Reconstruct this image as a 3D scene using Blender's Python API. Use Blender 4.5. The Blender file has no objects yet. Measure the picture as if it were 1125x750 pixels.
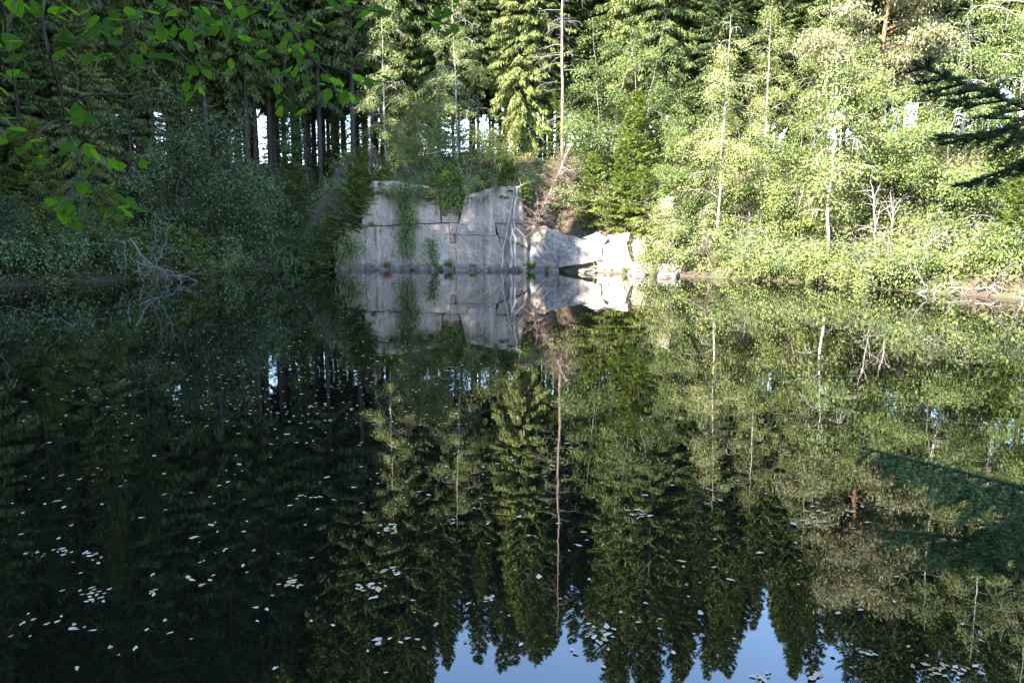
import bpy, bmesh, math, random
import numpy as np
from mathutils import Vector, Matrix, noise as mnoise

# ------------------------------------------------------------------ camera, world, sun, exposure
SC = bpy.context.scene
COL = SC.collection
R = math.radians
PITCH = R(8.2)
FPX = 862.0                      # focal length in pixels of the 1125 px wide photograph
CAMZ = 2.0
cam_d = bpy.data.cameras.new('camera')
cam_d.sensor_width = 36.0
cam_d.lens = FPX / 1125.0 * 36.0
cam_d.clip_start = 0.05
cam_d.clip_end = 5000
cam = bpy.data.objects.new('camera', cam_d)
COL.objects.link(cam)
cam.location = (0, 0, CAMZ)
cam.rotation_euler = (R(90) - PITCH, 0, 0)
SC.camera = cam

SUN_AZ = R(48)                   # sun stands behind the camera, this far round to the left
SUN_EL = R(36)
world = bpy.data.worlds.new('World')
SC.world = world
world.use_nodes = True
wn = world.node_tree
sky = wn.nodes.new('ShaderNodeTexSky')
sky.sky_type = 'NISHITA'
sky.sun_disc = False
sky.sun_elevation = SUN_EL
sky.sun_rotation = math.pi + SUN_AZ
sky.air_density = 1.0
sky.dust_density = 0.1
sky.ozone_density = 2.0
wn.nodes['Background'].inputs['Strength'].default_value = 0.15
wn.links.new(sky.outputs[0], wn.nodes['Background'].inputs['Color'])
sun_d = bpy.data.lights.new('sun', 'SUN')
sun_d.energy = 4.6
sun_d.angle = R(0.5)
sun_d.color = (1.0, 0.95, 0.86)
sun = bpy.data.objects.new('sun', sun_d)
COL.objects.link(sun)
to_sun = Vector((-math.sin(SUN_AZ) * math.cos(SUN_EL), -math.cos(SUN_AZ) * math.cos(SUN_EL), math.sin(SUN_EL)))
sun.rotation_euler = to_sun.to_track_quat('Z', 'Y').to_euler()
SC.view_settings.view_transform = 'Standard'
SC.view_settings.look = 'None'
SC.view_settings.gamma = 1.0
SC.view_settings.exposure = 3.4
SC.render.engine = 'CYCLES'
SC.cycles.max_bounces = 6
SC.cycles.transparent_max_bounces = 6

# ------------------------------------------------------------------ helpers
def at(u, v, Y):
    """the point at depth Y seen in the photograph at pixel (u, v)"""
    dx = (u - 562.5) / FPX
    dz = (375.0 - v) / FPX
    d = Vector((dx, math.cos(PITCH) + dz * math.sin(PITCH), -math.sin(PITCH) + dz * math.cos(PITCH)))
    return Vector((0, 0, CAMZ)) + d * (Y / d.y)

def on_water(u, v, z=0.0):
    d = at(u, v, 1.0) - Vector((0, 0, CAMZ))
    t = (z - CAMZ) / d.z
    return Vector((d.x * t, d.y * t, z))

def to_px(p):
    q = Vector(p) - Vector((0, 0, CAMZ))
    c = q.y * math.cos(PITCH) - q.z * math.sin(PITCH)
    w = q.y * math.sin(PITCH) + q.z * math.cos(PITCH)
    if c <= 0.1:
        return (-9999, -9999)
    return (562.5 + FPX * q.x / c, 375 - FPX * w / c)

def tag(o, label=None, cat=None, group=None, kind=None):
    if label: o['label'] = label
    if cat: o['category'] = cat
    if group: o['group'] = group
    if kind: o['kind'] = kind
    return o

def empty(name, loc=(0, 0, 0), rz=0.0, s=1.0):
    o = bpy.data.objects.new(name, None)
    COL.objects.link(o)
    o.location = loc
    o.rotation_euler = (0, 0, rz)
    o.scale = (s, s, s)
    o.empty_display_size = 0.2
    return o

def link(name, me, parent=None, mat=None):
    o = bpy.data.objects.new(name, me)
    COL.objects.link(o)
    if mat and not me.materials:
        me.materials.append(mat)
    if parent:
        o.parent = parent
    return o

def np_mesh(name, V, F, smooth=False):
    """V (n,3), F (m,k) with k 3 or 4, or a list of such arrays"""
    me = bpy.data.meshes.new(name)
    Fs = F if isinstance(F, list) else [F]
    Fs = [np.asarray(f) for f in Fs if len(f)]
    V = np.asarray(V, dtype=np.float32)
    loops = np.concatenate([f.reshape(-1) for f in Fs]).astype(np.int32)
    tot = np.concatenate([np.full(len(f), f.shape[1]) for f in Fs]).astype(np.int32)
    me.vertices.add(len(V))
    me.vertices.foreach_set('co', V.reshape(-1))
    me.loops.add(len(loops))
    me.loops.foreach_set('vertex_index', loops)
    me.polygons.add(len(tot))
    starts = np.zeros(len(tot), dtype=np.int32)
    starts[1:] = np.cumsum(tot)[:-1]
    me.polygons.foreach_set('loop_start', starts)
    me.polygons.foreach_set('loop_total', tot)
    if smooth:
        me.polygons.foreach_set('use_smooth', np.ones(len(tot), dtype=bool))
    me.update(calc_edges=True)
    return me

class Tubes:
    """collects tapering tubes into one mesh"""
    def __init__(self):
        self.V = []; self.F = []; self.n = 0
    def add(self, pts, radii, k=5):
        P = np.asarray([tuple(p) for p in pts], dtype=float)
        m = len(P)
        if np.isscalar(radii):
            radii = [radii] * m
        T = np.gradient(P, axis=0)
        T /= np.maximum(np.linalg.norm(T, axis=1, keepdims=True), 1e-9)
        ref = np.array([0.0, 0.0, 1.0]) if abs(T[:, 2]).mean() < 0.8 else np.array([1.0, 0.0, 0.0])
        A = np.cross(T, ref); A /= np.maximum(np.linalg.norm(A, axis=1, keepdims=True), 1e-9)
        B = np.cross(T, A)
        ang = np.linspace(0, 2 * math.pi, k, endpoint=False)
        r = np.asarray(radii, dtype=float)[:, None, None]
        ring = P[:, None, :] + r * (np.cos(ang)[None, :, None] * A[:, None, :] + np.sin(ang)[None, :, None] * B[:, None, :])
        base = self.n
        self.V.append(ring.reshape(-1, 3))
        i = np.arange(m - 1)[:, None] * k
        j = np.arange(k)[None, :]
        j2 = (j + 1) % k
        f = np.stack([i + j, i + j2, i + k + j2, i + k + j], axis=-1).reshape(-1, 4) + base
        self.F.append(f)
        self.n += m * k
    def mesh(self, name, smooth=True):
        return np_mesh(name, np.concatenate(self.V), np.concatenate(self.F), smooth)

def unit(A):
    return A / np.maximum(np.linalg.norm(A, axis=-1, keepdims=True), 1e-9)

def blades(C, A, N, L, W):
    """rhombic leaves: centres C, long axes A, normals N, lengths L, widths W"""
    A = unit(A)
    B = unit(np.cross(N, A))
    L = np.broadcast_to(L, (len(C),))[:, None]; W = np.broadcast_to(W, (len(C),))[:, None]
    V = np.stack([C - A * L / 2, C + B * W / 2 - A * L * 0.05, C + A * L / 2, C - B * W / 2 - A * L * 0.05], axis=1).reshape(-1, 3)
    F = np.arange(len(V)).reshape(-1, 4)
    return V, F

# ------------------------------------------------------------------ materials
def new_mat(name):
    m = bpy.data.materials.new(name)
    m.use_nodes = True
    nt = m.node_tree
    return m, nt, nt.nodes['Principled BSDF']

def ramp(nt, fac, stops):
    r = nt.nodes.new('ShaderNodeValToRGB')
    els = r.color_ramp.elements
    while len(els) < len(stops):
        els.new(0.5)
    for e, (p, c) in zip(els, stops):
        e.position = p
        e.color = (*c, 1)
    nt.links.new(fac, r.inputs[0])
    return r.outputs[0]

def noise_node(nt, scale, detail=4, vec=None, rough=0.55):
    n = nt.nodes.new('ShaderNodeTexNoise')
    n.inputs['Scale'].default_value = scale
    n.inputs['Detail'].default_value = detail
    n.inputs['Roughness'].default_value = rough
    if vec is not None:
        nt.links.new(vec, n.inputs['Vector'])
    return n.outputs['Fac']

def mixc(nt, fac, a, b, mode='MIX'):
    m = nt.nodes.new('ShaderNodeMix')
    m.data_type = 'RGBA'
    m.blend_type = mode
    for sock, val in ((m.inputs[0], fac), (m.inputs[6], a), (m.inputs[7], b)):
        if hasattr(val, 'node'):
            nt.links.new(val, sock)
        elif isinstance(val, (int, float)):
            sock.default_value = val
        else:
            sock.default_value = (*val, 1)
    return m.outputs[2]

def mathn(nt, op, a, b=None):
    n = nt.nodes.new('ShaderNodeMath')
    n.operation = op
    for s, v in ((n.inputs[0], a), (n.inputs[1], b)):
        if v is None: continue
        if hasattr(v, 'node'): nt.links.new(v, s)
        else: s.default_value = v
    return n.outputs[0]

def obj_coord(nt, scale=(1, 1, 1), world=False):
    if world:
        g = nt.nodes.new('ShaderNodeNewGeometry').outputs['Position']
    else:
        g = nt.nodes.new('ShaderNodeTexCoord').outputs['Object']
    mp = nt.nodes.new('ShaderNodeMapping')
    mp.inputs['Scale'].default_value = scale
    nt.links.new(g, mp.inputs['Vector'])
    return mp.outputs[0]

def bump(nt, h, bsdf, dist=0.02, strength=0.6):
    b = nt.nodes.new('ShaderNodeBump')
    b.inputs['Distance'].default_value = dist
    b.inputs['Strength'].default_value = strength
    nt.links.new(h, b.inputs['Height'])
    nt.links.new(b.outputs[0], bsdf.inputs['Normal'])

def leaf_mat(name, stops, trans=(0.16, 0.25, 0.03), tfac=0.3, rough=0.5, spec=0.35, hue_var=0.12):
    """leaf colour from a ramp that each leaf samples at its own place, drifting over the crown and from tree to tree"""
    m, nt, b = new_mat(name)
    geo = nt.nodes.new('ShaderNodeNewGeometry')
    oi = nt.nodes.new('ShaderNodeObjectInfo')
    n = noise_node(nt, 0.9, 2, obj_coord(nt))
    f = mathn(nt, 'ADD', mathn(nt, 'MULTIPLY', geo.outputs['Random Per Island'], 0.34),
              mathn(nt, 'ADD', mathn(nt, 'MULTIPLY', n, 0.5), mathn(nt, 'MULTIPLY', oi.outputs['Random'], 0.42)))
    f = mathn(nt, 'SUBTRACT', f, 0.13)
    c = ramp(nt, f, stops)
    nt.links.new(c, b.inputs['Base Color'])
    b.inputs['Roughness'].default_value = rough
    b.inputs['Specular IOR Level'].default_value = spec
    t = nt.nodes.new('ShaderNodeBsdfTranslucent')
    nt.links.new(mixc(nt, 0.5, c, trans), t.inputs['Color'])
    mx = nt.nodes.new('ShaderNodeMixShader')
    mx.inputs[0].default_value = tfac
    nt.links.new(b.outputs[0], mx.inputs[1])
    nt.links.new(t.outputs[0], mx.inputs[2])
    nt.links.new(mx.outputs[0], nt.nodes['Material Output'].inputs['Surface'])
    return m

def add_veins(m):
    """midrib and side veins along each near leaf (its own length runs along x)"""
    nt = m.node_tree
    b = nt.nodes['Principled BSDF']
    s_ = nt.nodes.new('ShaderNodeSeparateXYZ')
    nt.links.new(nt.nodes.new('ShaderNodeTexCoord').outputs['Object'], s_.inputs[0])
    ay = mathn(nt, 'ABSOLUTE', s_.outputs['Y'])
    w = mathn(nt, 'ABSOLUTE', mathn(nt, 'SINE', mathn(nt, 'MULTIPLY', mathn(nt, 'SUBTRACT', s_.outputs['X'], mathn(nt, 'MULTIPLY', ay, 0.9)), 24.0)))
    side = ramp(nt, w, [(0.0, (1, 1, 1)), (0.22, (0, 0, 0))])
    mid = ramp(nt, ay, [(0.008, (1, 1, 1)), (0.03, (0, 0, 0))])
    v = mathn(nt, 'MINIMUM', mathn(nt, 'ADD', mathn(nt, 'MULTIPLY', side, 0.45), mid), 1.0)
    src = b.inputs['Base Color'].links[0].from_socket
    nt.links.new(mixc(nt, v, src, (0.09, 0.13, 0.03)), b.inputs['Base Color'])
    for n in nt.nodes:
        if n.type == 'BSDF_TRANSLUCENT':
            src = n.inputs['Color'].links[0].from_socket
            nt.links.new(mixc(nt, v, src, (0.03, 0.07, 0.004)), n.inputs['Color'])

def bark_mat(name, c1, c2, scale=(6, 6, 1.2), world=False):
    m, nt, b = new_mat(name)
    v = obj_coord(nt, scale, world)
    f = noise_node(nt, 3.0, 5, v, 0.65)
    nt.links.new(ramp(nt, f, [(0.3, c1), (0.7, c2)]), b.inputs['Base Color'])
    b.inputs['Roughness'].default_value = 0.9
    b.inputs['Specular IOR Level'].default_value = 0.2
    bump(nt, f, b, 0.03, 0.8)
    return m

M = {}
M['spruce'] = leaf_mat('spruce_needles', [(0.1, (0.028, 0.045, 0.014)), (0.45, (0.068, 0.095, 0.024)), (0.75, (0.125, 0.15, 0.042)), (1.0, (0.18, 0.18, 0.06))], (0.10, 0.14, 0.02), 0.18, 0.55)
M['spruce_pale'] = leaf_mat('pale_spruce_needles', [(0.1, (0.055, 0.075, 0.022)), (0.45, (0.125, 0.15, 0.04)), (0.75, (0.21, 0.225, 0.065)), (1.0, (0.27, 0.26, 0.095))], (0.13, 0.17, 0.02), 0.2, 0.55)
M['young'] = leaf_mat('young_spruce_needles', [(0.1, (0.035, 0.06, 0.010)), (0.5, (0.10, 0.135, 0.016)), (1.0, (0.19, 0.21, 0.03))], (0.14, 0.2, 0.015), 0.2, 0.55)
M['birch'] = leaf_mat('birch_leaves', [(0.1, (0.045, 0.07, 0.018)), (0.45, (0.115, 0.143, 0.042)), (0.75, (0.20, 0.208, 0.072)), (1.0, (0.33, 0.285, 0.095))], (0.24, 0.25, 0.045), 0.22, 0.55, 0.22)
M['alder'] = leaf_mat('alder_leaves', [(0.1, (0.03, 0.055, 0.012)), (0.45, (0.095, 0.125, 0.032)), (0.8, (0.18, 0.198, 0.058)), (1.0, (0.29, 0.265, 0.08))], (0.22, 0.24, 0.035), 0.22, 0.55, 0.22)
M['yellowing'] = leaf_mat('yellowing_leaves', [(0.1, (0.07, 0.11, 0.02)), (0.5, (0.17, 0.18, 0.03)), (0.8, (0.26, 0.22, 0.035)), (1.0, (0.34, 0.2, 0.04))], (0.26, 0.25, 0.02), 0.3, 0.45)
M['willow'] = leaf_mat('willow_leaves', [(0.1, (0.024, 0.043, 0.013)), (0.5, (0.06, 0.094, 0.026)), (1.0, (0.125, 0.155, 0.048))], (0.09, 0.14, 0.02), 0.28, 0.5)
M['pine'] = leaf_mat('pine_needles', [(0.1, (0.07, 0.085, 0.035)), (0.5, (0.13, 0.14, 0.06)), (1.0, (0.22, 0.19, 0.10))], (0.16, 0.16, 0.05), 0.15, 0.5)
M['dead_needle'] = leaf_mat('dead_needles', [(0.1, (0.05, 0.03, 0.02)), (0.5, (0.12, 0.078, 0.055)), (1.0, (0.27, 0.2, 0.155))], (0.2, 0.1, 0.04), 0.1, 0.8, 0.1)
M['beech'] = leaf_mat('beech_leaves', [(0.1, (0.018, 0.045, 0.006)), (0.6, (0.03, 0.075, 0.008)), (1.0, (0.06, 0.11, 0.012))], (0.19, 0.36, 0.008), 0.62, 0.85, 0.03)
add_veins(M['beech'])
M['fir_near'] = leaf_mat('near_spruce_needles', [(0.1, (0.014, 0.028, 0.012)), (0.6, (0.045, 0.075, 0.028)), (1.0, (0.12, 0.165, 0.06))], (0.05, 0.09, 0.008), 0.18, 0.6, 0.08)
M['spruce_bark'] = bark_mat('spruce_bark', (0.022, 0.017, 0.013), (0.075, 0.06, 0.047))
M['pine_bark'] = bark_mat('red_pine_bark', (0.09, 0.05, 0.03), (0.2, 0.11, 0.07))
M['dead_wood'] = bark_mat('weathered_dead_wood', (0.15, 0.125, 0.105), (0.36, 0.32, 0.28))
M['dead_bark'] = bark_mat('dead_pine_bark', (0.14, 0.10, 0.08), (0.29, 0.21, 0.17))
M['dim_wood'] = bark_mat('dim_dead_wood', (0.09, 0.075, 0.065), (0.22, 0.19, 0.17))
M['twig'] = bark_mat('brown_twig_bark', (0.015, 0.011, 0.008), (0.04, 0.03, 0.022))
M['grey_bark'] = bark_mat('grey_alder_bark', (0.07, 0.06, 0.05), (0.2, 0.18, 0.155))
def birch_bark():
    m, nt, b = new_mat('birch_bark')
    f = noise_node(nt, 2.2, 4, obj_coord(nt, (3, 3, 9)), 0.6)
    g = noise_node(nt, 1.2, 2, obj_coord(nt, (2, 2, 1)))
    c = ramp(nt, f, [(0.34, (0.05, 0.045, 0.04)), (0.43, (0.34, 0.31, 0.27)), (0.7, (0.52, 0.48, 0.43))])
    nt.links.new(mixc(nt, mathn(nt, 'MULTIPLY', g, 0.5), c, (0.3, 0.24, 0.19)), b.inputs['Base Color'])
    b.inputs['Roughness'].default_value = 0.7
    return m
M['birch_bark'] = birch_bark()

def rock_mat(name, base1, base2, moss):
    m, nt, b = new_mat(name)
    p = obj_coord(nt, (1, 1, 1), True)
    vert = obj_coord(nt, (3.2, 3.2, 0.22), True)
    fine = noise_node(nt, 14.0, 6, p, 0.7)
    big = noise_node(nt, 0.55, 4, p, 0.6)
    streak = noise_node(nt, 1.3, 4, vert, 0.6)
    c = ramp(nt, big, [(0.3, base1), (0.7, base2)])
    c = mixc(nt, ramp(nt, fine, [(0.35, (0, 0, 0)), (0.75, (1, 1, 1))]), c, mixc(nt, 0.3, c, (0.6, 0.5, 0.41)))
    # pale lime runs and dark water stains down the face
    c = mixc(nt, mathn(nt, 'MULTIPLY', ramp(nt, streak, [(0.56, (0, 0, 0)), (0.68, (1, 1, 1))]), 0.5), c, (0.40, 0.36, 0.32))
    c = mixc(nt, mathn(nt, 'MULTIPLY', ramp(nt, streak, [(0.34, (1, 1, 1)), (0.46, (0, 0, 0))]), 0.62), c, (0.07, 0.058, 0.05))
    # old hairline cracks, lichen spots, a dark line where the water has stood
    wob = nt.nodes.new('ShaderNodeVectorMath'); wob.operation = 'MULTIPLY_ADD'
    nn = nt.nodes.new('ShaderNodeTexNoise'); nn.inputs['Scale'].default_value = 1.1; nn.inputs['Detail'].default_value = 5
    nt.links.new(p, nn.inputs['Vector'])
    nt.links.new(nn.outputs['Color'], wob.inputs[0]); wob.inputs[1].default_value = (1.3, 1.3, 1.3); nt.links.new(p, wob.inputs[2])
    vo = nt.nodes.new('ShaderNodeTexVoronoi'); vo.feature = 'DISTANCE_TO_EDGE'; vo.inputs['Scale'].default_value = 0.62
    nt.links.new(wob.outputs[0], vo.inputs['Vector'])
    crack = ramp(nt, vo.outputs['Distance'], [(0.0, (1, 1, 1)), (0.018, (0, 0, 0))])
    c = mixc(nt, mathn(nt, 'MULTIPLY', crack, ramp(nt, noise_node(nt, 0.8, 2, p), [(0.42, (0, 0, 0)), (0.6, (0.85, 0.85, 0.85))])), c, (0.05, 0.042, 0.036))
    lich = noise_node(nt, 7.0, 3, p, 0.6)
    c = mixc(nt, mathn(nt, 'MULTIPLY', ramp(nt, lich, [(0.6, (0, 0, 0)), (0.68, (1, 1, 1))]), 0.5), c, (0.1, 0.1, 0.075))
    sep = nt.nodes.new('ShaderNodeSeparateXYZ'); nt.links.new(p, sep.inputs[0])
    zz = mathn(nt, 'ADD', sep.outputs['Z'], mathn(nt, 'MULTIPLY', fine, -0.25))
    c = mixc(nt, mathn(nt, 'MULTIPLY', ramp(nt, zz, [(0.06, (1, 1, 1)), (0.16, (0, 0, 0))]), 0.6), c, (0.06, 0.05, 0.042))
    if moss:
        mo = noise_node(nt, 1.7, 5, p, 0.7)
        c = mixc(nt, ramp(nt, mo, [(0.62, (0, 0, 0)), (0.7, (1, 1, 1))]), c, (0.07, 0.085, 0.02))
    nt.links.new(c, b.inputs['Base Color'])
    b.inputs['Roughness'].default_value = 0.85
    b.inputs['Specular IOR Level'].default_value = 0.25
    h = mathn(nt, 'ADD', mathn(nt, 'SUBTRACT', fine, crack), mathn(nt, 'MULTIPLY', noise_node(nt, 3.5, 5, p, 0.65), 2.0))
    bump(nt, h, b, 0.04, 0.55)
    return m
M['rock'] = rock_mat('grey_granite', (0.18, 0.128, 0.092), (0.345, 0.258, 0.19), False)
M['rock_brown'] = rock_mat('brown_stained_granite', (0.13, 0.092, 0.067), (0.26, 0.19, 0.14), False)
M['rock_pale'] = rock_mat('pale_granite', (0.09, 0.078, 0.068), (0.17, 0.15, 0.132), False)
M['rock_moss'] = rock_mat('mossy_granite', (0.11, 0.095, 0.075), (0.22, 0.185, 0.155), True)

def ground_mat():
    m, nt, b = new_mat('forest_floor')
    p = obj_coord(nt, (1, 1, 1), True)
    f = noise_node(nt, 9, 6, p, 0.7)
    g = noise_node(nt, 0.5, 3, p)
    c = ramp(nt, f, [(0.3, (0.018, 0.012, 0.008)), (0.55, (0.055, 0.034, 0.02)), (0.75, (0.12, 0.072, 0.045))])
    c = mixc(nt, ramp(nt, g, [(0.45, (0, 0, 0)), (0.62, (0.8, 0.8, 0.8))]), c, (0.05, 0.06, 0.018))
    nt.links.new(c, b.inputs['Base Color'])
    b.inputs['Roughness'].default_value = 0.95
    bump(nt, f, b, 0.06, 0.8)
    return m
M['ground'] = ground_mat()

def water_mat():
    m, nt, b = new_mat('still_dark_water')
    b.inputs['Base Color'].default_value = (0.0025, 0.003, 0.002, 1)
    b.inputs['Roughness'].default_value = 0.012
    b.inputs['IOR'].default_value = 1.72
    b.inputs['Specular IOR Level'].default_value = 0.5
    p = obj_coord(nt, (1, 1, 1), True)
    n1 = noise_node(nt, 2.2, 2, p, 0.5)
    n2 = noise_node(nt, 0.35, 2, p, 0.5)
    h = mathn(nt, 'ADD', mathn(nt, 'MULTIPLY', n1, 0.22), n2)
    bump(nt, h, b, 0.006, 0.55)
    return m
M['water'] = water_mat()

# ------------------------------------------------------------------ lie of the land
SHORE = [(-17.6, 27.0), (-16.2, 29.0), (-14.7, 30.9), (-14.0, 34.0), (-12.9, 37.0), (-10.8, 38.6), (-8.7, 39.0), (-4.0, 38.9), (0.7, 38.2),
         (1.7, 37.7), (4.2, 35.6), (6.9, 33.4), (8.8, 31.7), (10.0, 30.2), (11.2, 28.6), (12.0, 26.6), (12.9, 25.0), (14.6, 22.3), (16.4, 18.0),
         (16.5, 12.0), (13.0, 8.5), (8.0, 6.3), (4.4, 5.2), (2.75, 3.7), (1.6, 2.5), (0, 2.2), (-2.0, 2.3), (-6.0, 2.6), (-13.0, 5.0), (-18.0, 11.0), (-19.2, 19.0)]
SH = np.array(SHORE)
SH2 = np.roll(SH, -1, axis=0)

def shore_dist(X, Y):
    """signed distance to the waterline, positive on land"""
    P = np.stack([np.asarray(X, float).ravel(), np.asarray(Y, float).ravel()], axis=1)
    d = np.full(len(P), 1e9)
    ins = np.zeros(len(P), bool)
    for a, b in zip(SH, SH2):
        ab = b - a
        t = np.clip(((P - a) @ ab) / (ab @ ab), 0, 1)
        d = np.minimum(d, np.linalg.norm(P - (a + t[:, None] * ab), axis=1))
        cond = (a[1] > P[:, 1]) != (b[1] > P[:, 1])
        with np.errstate(divide='ignore', invalid='ignore'):
            xs = a[0] + (P[:, 1] - a[1]) / (ab[1] if ab[1] != 0 else 1e-9) * ab[0]
        ins ^= cond & (P[:, 0] < xs)
    return np.where(ins, -d, d).reshape(np.shape(X))

def sst(x):
    x = np.clip(x, 0, 1)
    return x * x * (3 - 2 * x)

def ground_z(X, Y):
    X = np.asarray(X, float); Y = np.asarray(Y, float)
    s = shore_dist(X, Y)
    n = 0.5 * np.sin(X * 0.9 + 1.3 * np.sin(Y * 0.4)) * np.cos(Y * 0.8 + np.sin(X * 0.5)) + 0.3 * np.sin(X * 2.3 + Y * 1.7) * np.sin(Y * 2.9 - X)
    far = sst((Y - 26) / 8)
    bank = 0.45 * sst(s / 0.9) + 5.6 * sst((s - 0.6) / 13.0)
    cliff = -0.2 + 4.0 * sst((s - 1.1) / 0.6) + 2.3 * sst((s - 2.2) / 5.5)
    broken = 0.3 * sst(s / 0.5) + 3.0 * sst((s - 0.8) / 1.5) + 2.8 * sst((s - 2.5) / 5.5)
    cw = far * sst((X + 11.5) / 2.0) * sst((2.6 - X) / 1.2)
    bw = far * sst((X - 1.0) / 1.6) * sst((9.0 - X) / 2.5)
    z = bank * (1 - cw) + cliff * cw
    z = z * (1 - bw * (1 - cw)) + broken * bw * (1 - cw)
    near = sst((6.0 - Y) / 5.0)
    z = z * (1 - near) + near * (0.5 * sst(s / 0.8) + 0.02 * np.clip(s, 0, 60))
    z = z + 0.16 * n * sst(s / 2.5)
    z = z - 6.5 * sst((s - 24) / 60.0) * (1 - near)
    return np.where(s < 0, -0.06 - 1.9 * sst(-s / 5.0), z)

def gz(x, y):
    return float(ground_z(np.array([x]), np.array([y]))[0])

def axis_coords(lo, hi, step, far):
    c = list(np.arange(lo, hi + 1e-6, step))
    g = step
    v = hi
    while v < far:
        g *= 1.35; v += g; c.append(v)
    g = step; v = lo
    while v > -far:
        g *= 1.35; v -= g; c.insert(0, v)
    return np.array(c)

gx = axis_coords(-36, 36, 0.4, 900)
gy = axis_coords(-6, 60, 0.4, 900)
GX, GY = np.meshgrid(gx, gy)
GZ = ground_z(GX, GY)
nx, ny = len(gx), len(gy)
ii = (np.arange(ny - 1)[:, None] * nx + np.arange(nx - 1)[None, :]).ravel()
gf = np.stack([ii, ii + 1, ii + nx + 1, ii + nx], axis=1)
tag(link('ground', np_mesh('ground', np.stack([GX, GY, GZ], -1).reshape(-1, 3), gf, True), None, M['ground']), 'brown forest floor rising from the pond to the wooded plateau', kind='structure')

wx = np.linspace(-24, 22, 24); wy = np.linspace(-1, 42, 24)
WX, WY = np.meshgrid(wx, wy)
ii = (np.arange(23)[:, None] * 24 + np.arange(23)[None, :]).ravel()
tag(link('water', np_mesh('water', np.stack([WX, WY, 0 * WX], -1).reshape(-1, 3), np.stack([ii, ii + 1, ii + 25, ii + 24], 1), True), None, M['water']), 'still dark pond water mirroring the forest', kind='structure')

# ------------------------------------------------------------------ the quarry face, slab by slab
def cliff_y(u):
    return float(np.interp(u, [360, 440, 500, 575, 600, 650, 700, 750], [38.9, 38.75, 38.55, 38.1, 37.5, 36.2, 34.9, 33.4]))

def nz(p, sc, seed=0.0):
    return mnoise.fractal(Vector(p) * sc + Vector((seed, seed * 1.7, -seed)), 0.8, 2.0, 4)

def slab(corners, lean=0.14, proud=0.0, thick=0.9, rough=0.06, seed=0.0, cut=0.022, step=0.16):
    """a rock block whose front runs between four pixels of the photograph, standing where the face stands; broken edges, uneven front"""
    base = []
    cu = sum(c[0] for c in corners) / 4; cv = sum(c[1] for c in corners) / 4
    for (u, v) in corners:
        u += 0.45 if u > cu else -0.45; v += 0.35 if v > cv else -0.35
        Y = cliff_y(u)
        p = at(u, v, Y)
        p = at(u, v, Y + lean * max(p.z, 0) - proud)
        base.append(p)
    tl, tr, br, bl = base
    w = ((tr - tl).length + (br - bl).length) / 2
    h = ((tl - bl).length + (tr - br).length) / 2
    n = max(3, min(34, int(w / step))); m = max(3, min(34, int(h / step)))
    nrm = (tr - tl).cross(bl - tl).normalized()
    if nrm.y > 0: nrm = -nrm
    V = []; F = []
    for j in range(m + 1):
        for i in range(n + 1):
            s, t = i / n, j / m
            top = tl.lerp(tr, s); bot = bl.lerp(br, s)
            p = top.lerp(bot, t)
            edge = min(min(s, 1 - s) * w, min(t, 1 - t) * h)
            q = p.copy()
            # broken outline, the same along a joint for both neighbours
            q.x += 0.045 * nz((p.x * 0.4, p.y, p.z * 2.2), 1.4, 3.1)
            q.z += 0.04 * nz((p.x * 2.2, p.y, p.z * 0.4), 1.2, 7.7)
            d = rough * (nz(p, 0.8, seed) + 0.5 * nz(p, 2.6, seed) + 0.3 * nz(p, 6.5, seed))
            d -= cut * max(0.0, 1 - edge / 0.09) * (1 + 0.8 * nz(p, 3.0, seed + 5))
            V.append(q + nrm * d)
    for j in range(m):
        for i in range(n):
            a = j * (n + 1) + i
            F.append((a, a + n + 1, a + n + 2, a + 1))
    rim = [i for i in range(n + 1)] + [j * (n + 1) + n for j in range(1, m + 1)] + [m * (n + 1) + i for i in range(n - 1, -1, -1)] + [j * (n + 1) for j in range(m - 1, 0, -1)]
    o = len(V)
    for r in rim:
        V.append(V[r] - nrm * thick + Vector((0, 0, -0.02)))
    k = len(rim)
    for i in range(k):
        F.append((rim[i], rim[(i + 1) % k], o + (i + 1) % k, o + i))
    c = sum((Vector(v) for v in V[o:o + k]), Vector()) / k
    V.append(c)
    for i in range(k):
        F.append((o + i, o + (i + 1) % k, len(V) - 1))
    me = bpy.data.meshes.new('rock_slab')
    me.from_pydata([tuple(v) for v in V], [], F)
    bm = bmesh.new(); bm.from_mesh(me)
    bmesh.ops.recalc_face_normals(bm, faces=bm.faces)
    bm.to_mesh(me); bm.free()
    return me

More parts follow.
